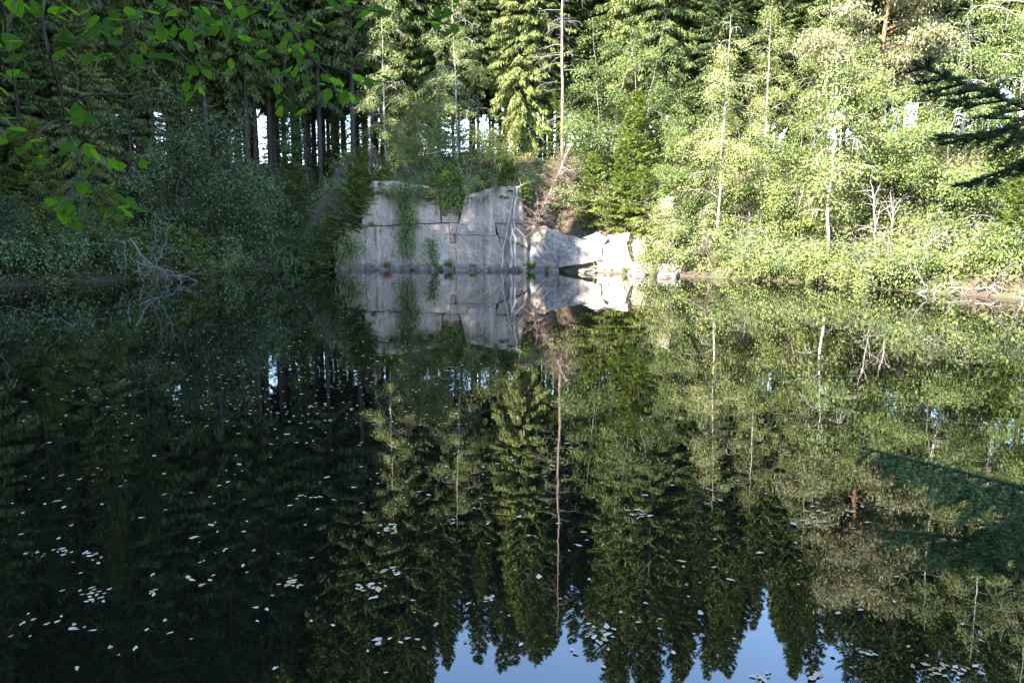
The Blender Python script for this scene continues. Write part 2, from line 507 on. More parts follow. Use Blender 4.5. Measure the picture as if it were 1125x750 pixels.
cliff = tag(empty('quarry_cliff', (0, 38.3, 0)), 'grey split granite quarry face rising straight from the far side of the pond', 'cliff')
WS = 304
SLABS = [  # corners tl tr br bl, material, lean, proud
    ([(400, 199), (437, 199), (437, 213), (399, 212)], 'rock', 0.14, 0.05),
    ([(399, 213.5), (437, 214.5), (440, 247), (398, 247)], 'rock', 0.12, 0.0),
    ([(374, 254), (401, 249), (401, WS), (368, WS)], 'rock', 0.12, -0.1),
    ([(402, 249), (440, 249), (442, WS), (402, WS)], 'rock', 0.12, 0.02),
    ([(438, 199), (478, 207), (478, 215), (438, 214)], 'rock', 0.14, -0.05),
    ([(440, 215.5), (481, 216.5), (484, 244), (441, 246)], 'rock', 0.14, -0.1),
    ([(482, 207), (512, 214), (507, 236), (485, 237)], 'rock_moss', 0.2, -0.35),
    ([(486, 238), (504, 237), (503, 243.5), (486, 244)], 'rock', 0.14, 0.05),
    ([(494, 245), (503, 245), (502, 256), (495, 256)], 'rock', 0.14, 0.08),
    ([(493, 257.5), (502, 257), (500, 266), (495, 266)], 'rock_brown', 0.14, -0.12),
    ([(441, 247.5), (493, 245.5), (493, WS), (442, WS)], 'rock', 0.13, -0.08),
    ([(494, 267.5), (501, 267), (502, WS), (494, WS)], 'rock', 0.13, -0.05),
    ([(512, 216), (541, 206), (544, 258), (501.5, 257.5)], 'rock_brown', 0.10, 0.20),
    ([(541.5, 206), (571, 204), (575, 245), (544, 244.5)], 'rock_brown', 0.10, 0.23),
    ([(544.5, 245.5), (576, 246), (579, 271), (548, 259)], 'rock_brown', 0.11, 0.12),
    ([(501.5, 258.3), (546, 259), (560, WS), (503, WS)], 'rock_brown', 0.10, 0.14),
    ([(548, 260), (579, 272), (580, WS), (561, WS)], 'rock_brown', 0.12, 0.02),
    ([(574, 246), (598, 249), (612, 255), (577, 271)], 'rock', 0.25, -0.1),
    ([(588, 256), (612, 255), (612, 271.5), (579, 271)], 'rock_pale', 0.32, 0.0),
    ([(612, 255), (638, 262), (660, 271), (612, 274)], 'rock_pale', 0.32, 0.0),
    ([(579, 271.8), (612, 272), (612, WS), (579, WS)], 'rock_pale', 0.30, 0.0),
    ([(612, 274.2), (660, 271.5), (660, 285), (613, 294)], 'rock_pale', 0.30, 0.16),
    ([(613, 294.2), (657, 286), (663, WS), (613, WS)], 'rock_pale', 0.3, -0.2),
    ([(638, 261), (656, 256), (668, 262), (660, 272)], 'rock_pale', 0.34, -0.05),
    ([(662, 270), (687, 264), (693, 287), (661, 286.5)], 'rock_pale', 0.34, 0.05),
    ([(668, 258), (690, 256), (690, 264), (664, 268)], 'rock', 0.4, -0.2),
    ([(657, 287.5), (690, 288), (684, WS), (657, WS)], 'rock_pale', 0.3, 0.15),
    ([(686, 288), (718, 288), (719, WS + 3), (684, WS + 3)], 'rock_pale', 0.3, 0.1),
    ([(720, 289), (747, 290.5), (748, WS + 4), (720, WS + 4)], 'rock_pale', 0.3, 0.1),
    ([(722, 219), (739, 216), (744, 237), (729, 238)], 'rock_moss', 0.35, -0.1),
    ([(729, 238.3), (747, 237), (752, 262), (733, 263)], 'rock_moss', 0.35, -0.2),
    ([(690, 264), (716, 258), (718, 287), (694, 287)], 'rock_moss', 0.6, -0.3),
    ([(717, 264), (738, 264), (746, 289), (719, 288)], 'rock_moss', 0.6, -0.3),
]
for i, (c, mt, lean, proud) in enumerate(SLABS):
    o = link('rock_slab', slab(c, lean, proud, 0.9, 0.06 if mt != 'rock_pale' else 0.13, seed=0.7), None, M[mt])
    o.parent = cliff
    o.matrix_parent_inverse = Matrix.Translation((0, -38.3, 0))

# ------------------------------------------------------------------ trees: one builder a kind
def curve_pts(p0, d0, length, n, sag, rng, wob=0.08):
    """a limb from p0 along d0; sag > 0 bends it down, < 0 up"""
    P = [np.array(p0, float)]
    d = np.array(d0, float); d /= np.linalg.norm(d)
    st = length / n
    for k in range(n):
        d = d + np.array([rng.normal(0, wob), rng.normal(0, wob), -sag / n + rng.normal(0, wob * 0.6)])
        d /= np.linalg.norm(d)
        P.append(P[-1] + d * st)
    return np.array(P)

def along(P, t):
    """points at fractions t of a polyline"""
    k = np.clip(np.asarray(t), 0, 0.9999) * (len(P) - 1)
    i = k.astype(int)
    f = (k - i)[:, None]
    return P[i] * (1 - f) + P[i + 1] * f, unit(P[i + 1] - P[i])

def make_spruce(seed, H, base, Lmax, trunk_r, dens=1.0, droop=1.0, strand=(0.16, 0.34), width=0.045, stubs=0, whorl=0.42, fat=0.8):
    rng = np.random.default_rng(seed)
    T = Tubes()
    zz = np.linspace(-0.6, H, 14)
    wob = np.cumsum(rng.normal(0, 0.018, (14, 2)), axis=0)
    path = np.column_stack([wob[:, 0], wob[:, 1], zz])
    rad = trunk_r * np.clip(1 - zz / H, 0.02, 1) ** 0.75
    rad[0] *= 1.35
    T.add(path, rad, 8)
    trunk_at = lambda z: np.array([np.interp(z, zz, path[:, 0]), np.interp(z, zz, path[:, 1]), z])
    for k in range(stubs):                                             # dead snags under the crown
        z = rng.uniform(1.2, base + 0.6)
        a = rng.uniform(0, 2 * math.pi)
        L = rng.uniform(0.4, 1.7)
        P = curve_pts(trunk_at(z), (math.cos(a), math.sin(a), rng.uniform(-0.25, 0.15)), L, 4, 0.35, rng, 0.07)
        T.add(P, np.linspace(0.016, 0.005, 5), 3)
        for q in range(3):
            p, d = along(P, [rng.uniform(0.3, 0.95)])
            T.add(curve_pts(p[0], d[0] + rng.normal(0, 0.6, 3), L * 0.35, 2, 0.3, rng, 0.1), [0.008, 0.006, 0.003], 3)
    Cs, As, Ns, Ls, Ws = [], [], [], [], []
    z = base
    while z < H - 0.15:
        f = (z - base) / (H - base)
        prof = Lmax * (1 - f) ** fat * min(1, 0.55 + 3.0 * f)
        nb = int(rng.integers(4, 7))
        a0 = rng.uniform(0, 6.28)
        for b in range(nb):
            L = prof * rng.uniform(0.65, 1.15) + 0.12
            a = a0 + b * 6.283 / nb + rng.normal(0, 0.2)
            slope = 0.55 * f - 0.30 * (1 - f) * droop
            P = curve_pts(trunk_at(z + rng.uniform(-0.15, 0.15)), (math.cos(a), math.sin(a), slope), L, 6, 0.55 * droop * (1 - f) - 0.35 * f, rng, 0.05)
            P[-2:, 2] += 0.05 * L * np.array([0.3, 1.0])
            T.add(P, np.linspace(max(0.006, 0.012 * L), 0.004, 7), 3)
            n = max(6, int(L * 26 * dens))
            t = rng.uniform(0.12, 1.0, n) ** 0.85
            pts, tan = along(P, t)
            side = unit(np.cross(tan, [0, 0, 1.0])) * rng.choice([-1, 1], n)[:, None]
            lat = (0.10 + 0.42 * L / 3.2) * (1.05 - t) ** 0.5 + 0.05
            # side twigs: outwards and hanging; three strands along each
            hang = rng.uniform(0.2, 0.9, n)[:, None] * droop * (1 - 0.7 * f)
            dirs = unit(side * rng.uniform(0.5, 1.1, n)[:, None] + tan * rng.uniform(0.2, 0.8, n)[:, None] - np.array([0, 0, 1.0]) * hang)
            for q in range(3):
                w = rng.uniform(0, 1, n)[:, None]
                C = pts + dirs * (lat[:, None] * w)
                C[:, 2] -= (0.25 * droop * (1 - f) * lat * w[:, 0] ** 2)
                D = unit(dirs + rng.normal(0, 0.35, (n, 3)) - np.array([0, 0, 0.35 * droop]) * w)
                Cs.append(C); As.append(D)
                Ns.append(np.array([0, 0, 1.0]) + rng.normal(0, 0.55, (n, 3)))
                Ls.append(rng.uniform(*strand, n)); Ws.append(width * rng.uniform(0.7, 1.4, n))
        z += whorl * (1 - 0.45 * f) * rng.uniform(0.8, 1.2)
    V, F = blades(np.concatenate(Cs), np.concatenate(As), np.concatenate(Ns), np.concatenate(Ls), np.concatenate(Ws))
    return T.mesh('trunk'), np_mesh('crown', V, F)

def make_broadleaf(seed, H, base, Rmax, trunk_r, n_limbs, n_leaves, leaf=0.085, stems=1, spread=0.25, up=0.6, sag=0.25, lean=(0, 0), clump=0.22, kink=0.05, shape='egg', lower=0.5):
    rng = np.random.default_rng(seed)
    T = Tubes()
    twigs = []
    for s in range(stems):
        a = s * 6.283 / stems + rng.uniform(-0.5, 0.5)
        ln = (lean[0] + (spread * math.cos(a) if stems > 1 else 0), lean[1] + (spread * math.sin(a) if stems > 1 else 0))
        h = H * (1 if s == 0 else rng.uniform(0.65, 0.98))
        zz = np.linspace(-0.5, h, 14)
        q = np.clip(zz / h, 0, 1)
        wob = np.cumsum(rng.normal(0, kink, (14, 2)), axis=0)
        path = np.column_stack([ln[0] * h * q ** 1.2 + wob[:, 0] + (0.08 * math.cos(a) if stems > 1 else 0), ln[1] * h * q ** 1.2 + wob[:, 1] + (0.08 * math.sin(a) if stems > 1 else 0), zz])
        tr = trunk_r * (1 if stems == 1 else 0.75)
        rad = tr * np.clip(1 - 0.93 * q, 0.05, 1)
        rad[0] *= 1.3
        T.add(path, rad, 7)
        nl = max(3, n_limbs // stems)
        for k in range(nl):
            f = (k + rng.uniform(0, 1)) / nl
            z = base + (h * 0.97 - base) * f
            if shape == 'egg':
                prof = Rmax * (math.sin(math.pi * min(1, 0.12 + 0.88 * f) ** 0.8) ** 0.7 * (1 - 0.25 * f) + 0.1)
            else:
                prof = Rmax * ((1 - f) ** 0.6 * (lower + 1.0 * min(1, f * 4)) / (1 + lower) + 0.12)
            L = prof * rng.uniform(0.6, 1.15)
            ang = k * 2.4 + rng.normal(0, 0.4)
            p0 = np.array([np.interp(z, zz, path[:, 0]), np.interp(z, zz, path[:, 1]), z])
            P = curve_pts(p0, (math.cos(ang), math.sin(ang), up + rng.normal(0, 0.2)), L, 6, sag, rng, 0.12)
            r0 = max(0.008, 0.30 * np.interp(z, zz, rad))
            T.add(P, np.linspace(r0, 0.004, 7), 4)
            twigs.append(P)
            for j in range(int(2 + L * 3)):
                pp, dd = along(P, [rng.uniform(0.25, 1.0)])
                d = dd[0] + rng.normal(0, 0.75, 3)
                Q = curve_pts(pp[0], d, rng.uniform(0.25, 0.42) * L + 0.15, 4, sag * 1.5, rng, 0.16)
                T.add(Q, np.linspace(0.008, 0.003, 5), 3)
                twigs.append(Q); twigs.append(Q)
    lens = np.array([np.linalg.norm(np.diff(p, axis=0), axis=1).sum() for p in twigs])
    cnt = rng.multinomial(n_leaves, lens / lens.sum())
    Cs = []; As = []; Ns = []
    for P, c in zip(twigs, cnt):
        if c == 0: continue
        # leaves lie in flattish sprays along the twig, each spray tilted its own way
        g = max(1, c // 105)
        gi = rng.integers(0, g, c)
        pts, tan = along(P, rng.uniform(0.25, 1.0, g))
        # whole sprays missing here and there: gaps about a metre wide
        hole = np.sin(2.3 * pts[:, 0] + 1.7 * pts[:, 2] + seed) + np.sin(2.9 * pts[:, 1] - 1.3 * pts[:, 2] + 2.1 * seed) + 0.8 * np.sin(3.1 * pts[:, 2] + 1.1 * pts[:, 0] - seed)
        keep = hole > -0.55
        if not keep.any(): continue
        pts, tan = pts[keep], tan[keep]
        g = len(pts); gi = rng.integers(0, g, c)
        out = pts - np.array([0, 0, 1]) * 0.0
        gn = np.array([0, 0, 0.9]) + 0.5 * unit(pts * np.array([1, 1, 0.0]) + 1e-6) + rng.normal(0, 0.4, (g, 3))
        gn = unit(gn)
        off = rng.normal(0, 1, (c, 3)) * clump * 1.12
        nn = gn[gi]
        off -= nn * (off * nn).sum(1, keepdims=True) * 0.66
        off[:, 2] -= 0.35 * (off[:, 0] ** 2 + off[:, 1] ** 2)
        Cs.append(pts[gi] + off)
        As.append(tan[gi] * 0.6 + off * 2.0 + rng.normal(0, 0.6, (c, 3)) + np.array([0, 0, -0.3]))
        Ns.append(nn + rng.normal(0, 0.26, (c, 3)))
    C = np.concatenate(Cs); A = np.concatenate(As); N = np.concatenate(Ns)
    sz = leaf * rng.uniform(0.7, 1.35, len(C))
    V, F = blades(C, A, N, sz, sz * 0.72)
    return T.mesh('trunk'), np_mesh('crown', V, F)

KIND = {}
def kind(key, meshes, bark, leaf):
    t, c = meshes
    t.materials.append(M[bark]); c.materials.append(M[leaf])
    KIND[key] = (t, c)

for i, s in enumerate((11, 12, 13)):
    kind('tall%d' % i, make_spruce(s, 22 + i, 4.3 + 0.9 * i, 2.8, 0.115 + 0.018 * i, dens=1.2, droop=1.05, fat=0.66, stubs=46, whorl=0.5, strand=(0.2, 0.42), width=0.06), 'spruce_bark', 'spruce')
for i, s in enumerate((21, 22)):
    kind('full%d' % i, make_spruce(s, 19 + 3 * i, 0.9, 3.5, 0.22, dens=1.5, droop=1.15, whorl=0.5, strand=(0.2, 0.42), width=0.06), 'spruce_bark', 'spruce')
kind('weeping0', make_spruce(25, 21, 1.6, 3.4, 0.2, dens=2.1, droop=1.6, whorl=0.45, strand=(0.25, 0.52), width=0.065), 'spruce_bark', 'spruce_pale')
for i, s in enumerate((31, 32)):
    kind('young%d' % i, make_spruce(s, 4.2 + i, 0.12, 1.7, 0.06, dens=2.0, droop=0.45, whorl=0.24, strand=(0.1, 0.22), width=0.036, fat=0.75), 'spruce_bark', 'young')
for i, s in enumerate((41, 42, 43)):
    kind('birch%d' % i, make_broadleaf(s, 11 + i, 1.6, 2.5, 0.075, 40, 25000, 0.075, up=0.75, sag=1.1, kink=0.06, shape='cone'), 'birch_bark', 'birch')
for i, s in enumerate((51, 52, 53)):
    kind('alder%d' % i, make_broadleaf(s, 6.2 + 0.7 * i, 0.5, 2.3, 0.07, 38, 22000, 0.078, stems=2 + i % 2, spread=0.16, up=0.5, sag=0.6, kink=0.05, shape='cone'), 'grey_bark', 'alder')
for i, s in enumerate((61, 62)):
    kind('bush%d' % i, make_broadleaf(s, 3.0 + 0.6 * i, 0.15, 1.7, 0.045, 36, 9500, 0.078, stems=5, spread=0.38, up=0.5, sag=0.8, kink=0.05), 'grey_bark', 'alder')
for i, s in enumerate((71, 72)):
    kind('willow%d' % i, make_broadleaf(s, 5.2 + 0.8 * i, 0.4, 2.1, 0.06, 56, 13000, 0.08, stems=4, spread=0.3, up=0.5, sag=0.9, kink=0.06, clump=0.2), 'spruce_bark', 'willow')
for i, s in enumerate((63, 64)):
    kind('low%d' % i, make_broadleaf(s, 1.5 + 0.3 * i, 0.08, 1.1, 0.025, 20, 3000, 0.074, stems=5, spread=0.45, up=0.4, sag=1.0, kink=0.04, clump=0.17), 'grey_bark', 'alder')
kind('lowwillow', make_broadleaf(65, 1.9, 0.08, 1.2, 0.025, 24, 2400, 0.08, stems=5, spread=0.4, up=0.4, sag=1.1, kink=0.04, clump=0.17), 'spruce_bark', 'willow')
kind('lowspruce', make_spruce(33, 1.9, 0.05, 0.95, 0.03, dens=2.4, droop=0.6, whorl=0.17, strand=(0.09, 0.18), width=0.034, fat=0.75), 'spruce_bark', 'young')
kind('gold0', make_broadleaf(81, 4.8, 0.7, 1.9, 0.06, 34, 6000, 0.10, stems=2, spread=0.22, up=0.45, sag=0.6, kink=0.05), 'grey_bark', 'yellowing')

def plant(key, x, y, name, label, cat, group=None, s=1.0, rz=None, z=None, tilt=(0, 0)):
    t, c = KIND[key]
    r = empty(name, (x, y, gz(x, y) - 0.03 if z is None else z), RNG.uniform(0, 6.28) if rz is None else rz, s)
    r.rotation_euler = (tilt[0], tilt[1], r.rotation_euler[2])
    tag(r, label, cat, group)
    link('trunk', t, r); link('crown', c, r)
    return r

RNG = random.Random(7)
def ux(u, Y):
    return at(u, 280, Y).x

# ---- the trees and bushes one can single out: kind, pixel column, depth, scale, name, label, category
SPOTS = [
    # left bank, in shade
    ('full0', -52, 31.0, 0.95, 'spruce_tree', 'dark low-branched spruce at the very edge of the left bank', 'tree'),
    ('full1', 8, 36.0, 0.9, 'spruce_tree', 'dark spruce behind the hanging twig on the shaded left bank', 'tree'),
    ('full0', 72, 38.5, 1.0, 'spruce_tree', 'second dark spruce inward on the shaded left bank, boughs sweeping down', 'tree'),
    ('full1', 118, 43.5, 0.95, 'spruce_tree', 'dark spruce just left of the thin sky slits', 'tree'),
    ('full1', -100, 36.0, 1.1, 'spruce_tree', 'tall dark spruce standing back from the left bank edge', 'tree'),
    ('willow1', 225, 37.8, 1.45, 'willow_bush', 'tall grey-green willow bush standing above the dead brushwood on the left bank', 'bush'),
    ('willow0', 285, 40.5, 1.2, 'willow_bush', 'grey-green willow bush below the widest sky gap', 'bush'),
    ('willow1', 175, 36.0, 1.15, 'willow_bush', 'dim willow bush directly behind the dead brushwood', 'bush'),
    ('willow0', 255, 38.6, 0.75, 'willow_bush', 'low willow bush leaning over the shaded corner of the pond', 'bush'),
    ('willow0', 318, 41.0, 0.8, 'willow_bush', 'small willow bush beside the young spruces left of the cliff', 'bush'),
    ('willow0', 20, 30.4, 0.6, 'shore_bush', 'dark bush overhanging the water at the left edge', 'bush'),
    ('willow1', 82, 31.8, 0.6, 'shore_bush', 'shaded bush left of the dead brushwood', 'bush'),
    ('young0', 120, 32.5, 0.75, 'young_spruce', 'small shaded spruce close beside the dead brushwood', 'tree'),
    ('young1', 46, 32.5, 0.9, 'young_spruce', 'small shaded spruce between two dark bushes on the left shore', 'tree'),
    ('full0', 34, 33.5, 0.62, 'spruce_tree', 'dark spruce close to the left water edge, boughs down to the bushes', 'tree'),
    ('full1', 98, 34.8, 0.6, 'spruce_tree', 'dark spruce between the hanging twig and the dead brushwood', 'tree'),
    ('full0', 150, 38.5, 0.6, 'spruce_tree', 'dark spruce behind the dim willow at the dead brushwood', 'tree'),
    ('full1', 205, 43.0, 0.5, 'spruce_tree', 'slim dark spruce rising left of the tall willow bush', 'tree'),
    ('full0', 325, 44.0, 0.42, 'spruce_tree', 'short dark spruce right of the widest sky gap', 'tree'),
    ('low1', 250, 36.4, 0.9, 'shore_bush', 'bright green leafy bush in the shaded corner of the pond', 'bush'),
    ('lowwillow', 4, 27.9, 1.1, 'shore_bush', 'shaded bush at the water where the left shore leaves the view', 'bush'),
    ('lowwillow', 34, 28.4, 1.0, 'shore_bush', 'shaded bush on the waterline beyond the long thin twig', 'bush'),
    ('low0', 58, 29.0, 1.0, 'shore_bush', 'green low bush on the waterline left of the dead brushwood', 'bush'),
    # green spruces draping the left end of the cliff
    ('young1', 378, 39.0, 0.85, 'young_spruce', 'mossy green young spruce leaning over the left end of the cliff', 'tree'),
    ('young0', 338, 38.9, 0.6, 'young_spruce', 'low young spruce left of the one draping the cliff', 'tree'),
    ('young1', 328, 41.6, 0.85, 'young_spruce', 'young spruce behind the willows at the shaded corner', 'tree'),
    ('young0', 394, 39.2, 0.5, 'young_spruce', 'small spruce on the top left corner of the cliff', 'tree'),
    ('young0', 362, 39.4, 0.7, 'young_spruce', 'young spruce down at the water at the left foot of the cliff', 'tree'),
    ('willow0', 340, 39.2, 0.62, 'willow_bush', 'soft green willow bush at the left foot of the cliff', 'bush'),
    # on top of the cliff
    ('bush0', 470, 41.0, 0.62, 'cliff_bush', 'green bush on the cliff edge above the hanging ivy', 'bush'),
    ('bush1', 520, 40.9, 0.55, 'cliff_bush', 'low green bush on the cliff rim above the white-streaked slab', 'bush'),
    ('young0', 497, 40.4, 0.36, 'young_spruce', 'tiny dark spruce on the mossy step of the cliff', 'tree'),
    ('gold0', 512, 42.4, 0.95, 'yellowing_tree', 'small tree turning yellow on top of the cliff', 'tree'),
    ('alder0', 470, 43.5, 0.8, 'alder_tree', 'small alder just left of the yellowing tree', 'tree'),
    ('gold0', 548, 43.2, 0.7, 'yellowing_tree', 'smaller yellowing tree near the dead pine', 'tree'),
    ('birch1', 503, 45.0, 0.85, 'birch_tree', 'slender birch with a thin pale trunk behind the yellowing tree', 'tree'),
    ('birch0', 428, 45.5, 0.9, 'birch_tree', 'half shaded birch above the left part of the cliff', 'tree'),
    ('weeping0', 572, 46.0, 0.8, 'spruce_tree', 'big spruce immediately left of the dead pine', 'tree'),
    ('bush0', 603, 41.5, 0.5, 'cliff_bush', 'small pale bush at the foot of the dead pine', 'bush'),
    # sunlit slope right of the dead pine
    ('alder1', 664, 41.2, 1.15, 'alder_tree', 'leafy alder right of the dead pine', 'tree'),
    ('alder0', 640, 42.0, 0.7, 'alder_tree', 'small alder between the dead pine and the leafy alder', 'tree'),
    ('young1', 682, 36.9, 0.78, 'young_spruce', 'sunlit young spruce spreading over the pale boulders', 'tree'),
    ('young0', 652, 38.0, 0.8, 'young_spruce', 'young spruce beside the brown dead spruce above the boulders', 'tree'),
    ('young0', 706, 36.0, 0.7, 'young_spruce', 'young spruce above the right end of the boulders', 'tree'),
    ('young1', 695, 38.9, 0.95, 'young_spruce', 'taller young spruce behind the sunlit ones over the boulders', 'tree'),
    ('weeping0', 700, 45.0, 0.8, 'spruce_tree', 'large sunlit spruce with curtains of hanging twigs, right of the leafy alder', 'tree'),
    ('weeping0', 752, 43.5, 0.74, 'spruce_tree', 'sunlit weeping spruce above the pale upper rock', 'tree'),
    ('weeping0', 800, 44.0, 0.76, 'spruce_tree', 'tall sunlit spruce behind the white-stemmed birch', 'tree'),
    ('bush0', 722, 35.0, 0.5, 'cliff_bush', 'pale bush on the broken rock left of the pale upper rock', 'bush'),
    ('bush1', 752, 33.9, 0.62, 'shore_bush', 'bush hanging over the square pale block at the water', 'bush'),
    ('alder0', 604, 42.4, 0.42, 'alder_tree', 'small pale alder leaning at the left side of the dead pine', 'tree'),
    ('weeping0', 447, 47.5, 0.85, 'spruce_tree', 'half lit spruce with hanging boughs behind the small alder', 'tree'),
    ('alder2', 705, 40.8, 1.0, 'alder_tree', 'alder under the large weeping spruce', 'tree'),
    ('alder0', 738, 37.6, 0.8, 'alder_tree', 'alder growing above the pale upper rock', 'tree'),
    ('bush0', 712, 36.6, 0.62, 'cliff_bush', 'rounded bush left of the pale upper rock', 'bush'),
    ('bush1', 766, 34.8, 0.75, 'cliff_bush', 'rounded bush right of the pale upper rock', 'bush'),
    ('birch0', 1000, 39.0, 1.1, 'birch_tree', 'birch behind the red-limbed pine', 'tree'),
    ('alder2', 950, 32.8, 1.0, 'alder_tree', 'alder in front of the red-limbed pine trunk', 'tree'),
    ('tall1', 611, 50.0, 0.88, 'spruce_tree', 'spruce standing directly behind the bare dead pine', 'tree'),
    ('tall0', 636, 52.5, 0.98, 'spruce_tree', 'spruce just behind and right of the bare dead pine', 'tree'),
    ('tall2', 592, 53.5, 0.9, 'spruce_tree', 'spruce behind the gap between the big spruce and the dead pine', 'tree'),
    ('tall1', 815, 49.0, 0.9, 'spruce_tree', 'dark spruce rising behind the two pale birch stems', 'tree'),
    ('tall0', 832, 51.0, 0.92, 'spruce_tree', 'second dark spruce rising behind the two pale birch stems', 'tree'),
    # right bank, sunlit
    ('birch1', 787, 34.6, 0.85, 'birch_tree', 'white-stemmed birch at the right end of the cliff', 'tree'),
    ('alder2', 765, 37.5, 0.95, 'alder_tree', 'alder behind the white-stemmed birch', 'tree'),
    ('alder0', 828, 34.5, 0.95, 'alder_tree', 'bright alder between the two pale birch stems', 'tree'),
    ('alder1', 868, 34.0, 0.9, 'alder_tree', 'bright alder left of the leaning birch', 'tree'),
    ('alder2', 935, 31.2, 0.95, 'alder_tree', 'bright alder right of the leaning birch', 'tree'),
    ('alder0', 985, 30.5, 0.95, 'alder_tree', 'spreading alder above the bare grey snag', 'tree'),
    ('alder1', 1030, 28.5, 1.0, 'alder_tree', 'sunlit alder beneath the near dark spruce bough', 'tree'),
    ('alder2', 1085, 28.0, 1.0, 'alder_tree', 'sunlit alder behind the near dark spruce bough', 'tree'),
    ('alder0', 1150, 27.0, 1.05, 'alder_tree', 'alder filling the right edge of the far bank', 'tree'),
    ('birch0', 838, 40.0, 0.8, 'birch_tree', 'tall birch rising behind the bright alders', 'tree'),
    ('birch2', 895, 38.5, 0.75, 'birch_tree', 'tall birch left of the red-limbed pine', 'tree'),
    ('birch0', 1045, 35.0, 1.05, 'birch_tree', 'tall birch right of the red-limbed pine', 'tree'),
    ('birch1', 1105, 33.5, 1.0, 'birch_tree', 'tall birch with a bare white upper stem at the right edge', 'tree'),
    ('birch2', 1170, 33.0, 1.0, 'birch_tree', 'last birch on the right bank', 'tree'),
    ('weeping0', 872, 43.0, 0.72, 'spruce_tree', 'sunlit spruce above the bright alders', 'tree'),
    ('bush1', 812, 33.2, 0.62, 'shore_bush', 'bush trailing over the bank beside the brown dead twigs', 'bush'),
    ('bush0', 852, 31.3, 0.68, 'shore_bush', 'bright bush over the dark undercut bank', 'bush'),
    ('bush1', 880, 30.6, 0.55, 'shore_bush', 'bush at the left side of the leaning birch foot', 'bush'),
    ('bush0', 945, 28.6, 0.66, 'shore_bush', 'bright bush right of the leaning birch foot', 'bush'),
    ('bush1', 985, 27.6, 0.55, 'shore_bush', 'bush in front of the bare grey snag', 'bush'),
    ('bush0', 1035, 27.1, 0.72, 'shore_bush', 'large bright bush above the bleached driftwood', 'bush'),
    ('bush1', 1068, 26.7, 0.7, 'shore_bush', 'bush right of the large bright one above the driftwood', 'bush'),
    ('low1', 1052, 25.7, 1.1, 'shore_bush', 'leafy bush behind the left bleached driftwood branch', 'bush'),
    ('low0', 1082, 25.3, 1.2, 'shore_bush', 'leafy bush behind the right bleached driftwood branch', 'bush'),
    ('low1', 1102, 24.6, 1.1, 'shore_bush', 'leafy bush over the water beside the curved pale branch', 'bush'),
    ('low0', 1122, 23.6, 1.1, 'shore_bush', 'low bush at the right edge above the curved pale branch', 'bush'),
    ('low1', 738, 34.0, 0.85, 'cliff_bush', 'leafy bush hanging over the foot of the pale upper rock', 'bush'),
    ('low0', 724, 34.9, 0.8, 'cliff_bush', 'leafy bush against the left side of the pale upper rock', 'bush'),
    ('young1', 1112, 24.9, 0.62, 'young_spruce', 'young spruce reaching over the water at the right edge', 'tree'),
    ('bush1', 1150, 23.8, 0.7, 'shore_bush', 'bush at the water on the right edge', 'bush'),
]
ZFIX = {'leafy bush hanging over the foot of the pale upper rock': 1.5, 'leafy bush against the left side of the pale upper rock': 2.3, 'mossy green young spruce leaning over the left end of the cliff': 1.75, 'small spruce on the top left corner of the cliff': 2.9, 'sunlit young spruce spreading over the pale boulders': 1.9, 'young spruce beside the brown dead spruce above the boulders': 2.2, 'young spruce above the right end of the boulders': 1.9}
for key, u, Y, s, name, label, cat in SPOTS:
    tl = (0, 0)
    if key[:4] == 'bush' and s < 0.76:
        key = 'low' + key[-1]; s *= 1.9
    if 'draping' in label or 'leaning over the left end' in label: tl = (R(14), 0)
    if 'hanging over' in label or 'overhanging' in label: tl = (R(12), 0)
    plant(key, ux(u, Y), Y, name, label, cat, None, s, tilt=tl, z=ZFIX.get(label))

ORD = ['first', 'second', 'third', 'fourth', 'fifth', 'sixth', 'seventh', 'eighth', 'ninth', 'tenth', 'eleventh', 'twelfth', 'thirteenth', 'fourteenth', 'fifteenth',
       'sixteenth', 'seventeenth', 'eighteenth', 'nineteenth', 'twentieth']
TENS = {20: 'twenty', 30: 'thirty', 40: 'forty', 50: 'fifty', 60: 'sixty', 70: 'seventy', 80: 'eighty', 90: 'ninety'}
def ordinal(n):
    if n <= 20: return ORD[n - 1]
    if n % 10 == 0: return TENS[n].replace('ty', 'tieth')
    return TENS[n // 10 * 10] + '-' + ORD[n % 10 - 1]

def along_shore(p0, p1, n, inset, jit, seed):
    rs_ = random.Random(seed)
    out = []
    for i in range(n):
        u = p0 + (p1 - p0) * (i + 0.5) / n + rs_.uniform(-8, 8)
        best = None
        for Y in np.arange(20, 42, 0.1):
            x = ux(u, Y)
            s = float(shore_dist(np.array([x]), np.array([Y]))[0])
            if s >= inset: best = (x, Y); break
        if best: out.append((best[0], best[1] + rs_.uniform(0, jit)))
    return out
rs = random.Random(61)
for i, (x, y) in enumerate([q for q in along_shore(812, 1135, 22, 0.3, 0.6, 1) if not 1000 < to_px((q[0], q[1], 0))[0] < 1115]):
    plant(rs.choice(['low0', 'low1', 'low1']), x, y, 'bank_bush', '%s low bush trailing to the water of the sunlit bank, counted from the cliff' % ordinal(i + 1), 'bush', 'low bushes along the sunlit bank', rs.uniform(0.7, 1.15))
for i, (x, y) in enumerate(along_shore(330, -10, 28, 0.4, 0.7, 2)):
    plant(rs.choice(['lowwillow', 'lowwillow', 'lowwillow', 'lowspruce']), x, y, 'bank_bush', '%s shaded bush trailing to the water of the left bank, counted from the cliff' % ordinal(i + 1), 'bush', 'low bushes along the shaded bank', rs.uniform(0.8, 1.3))
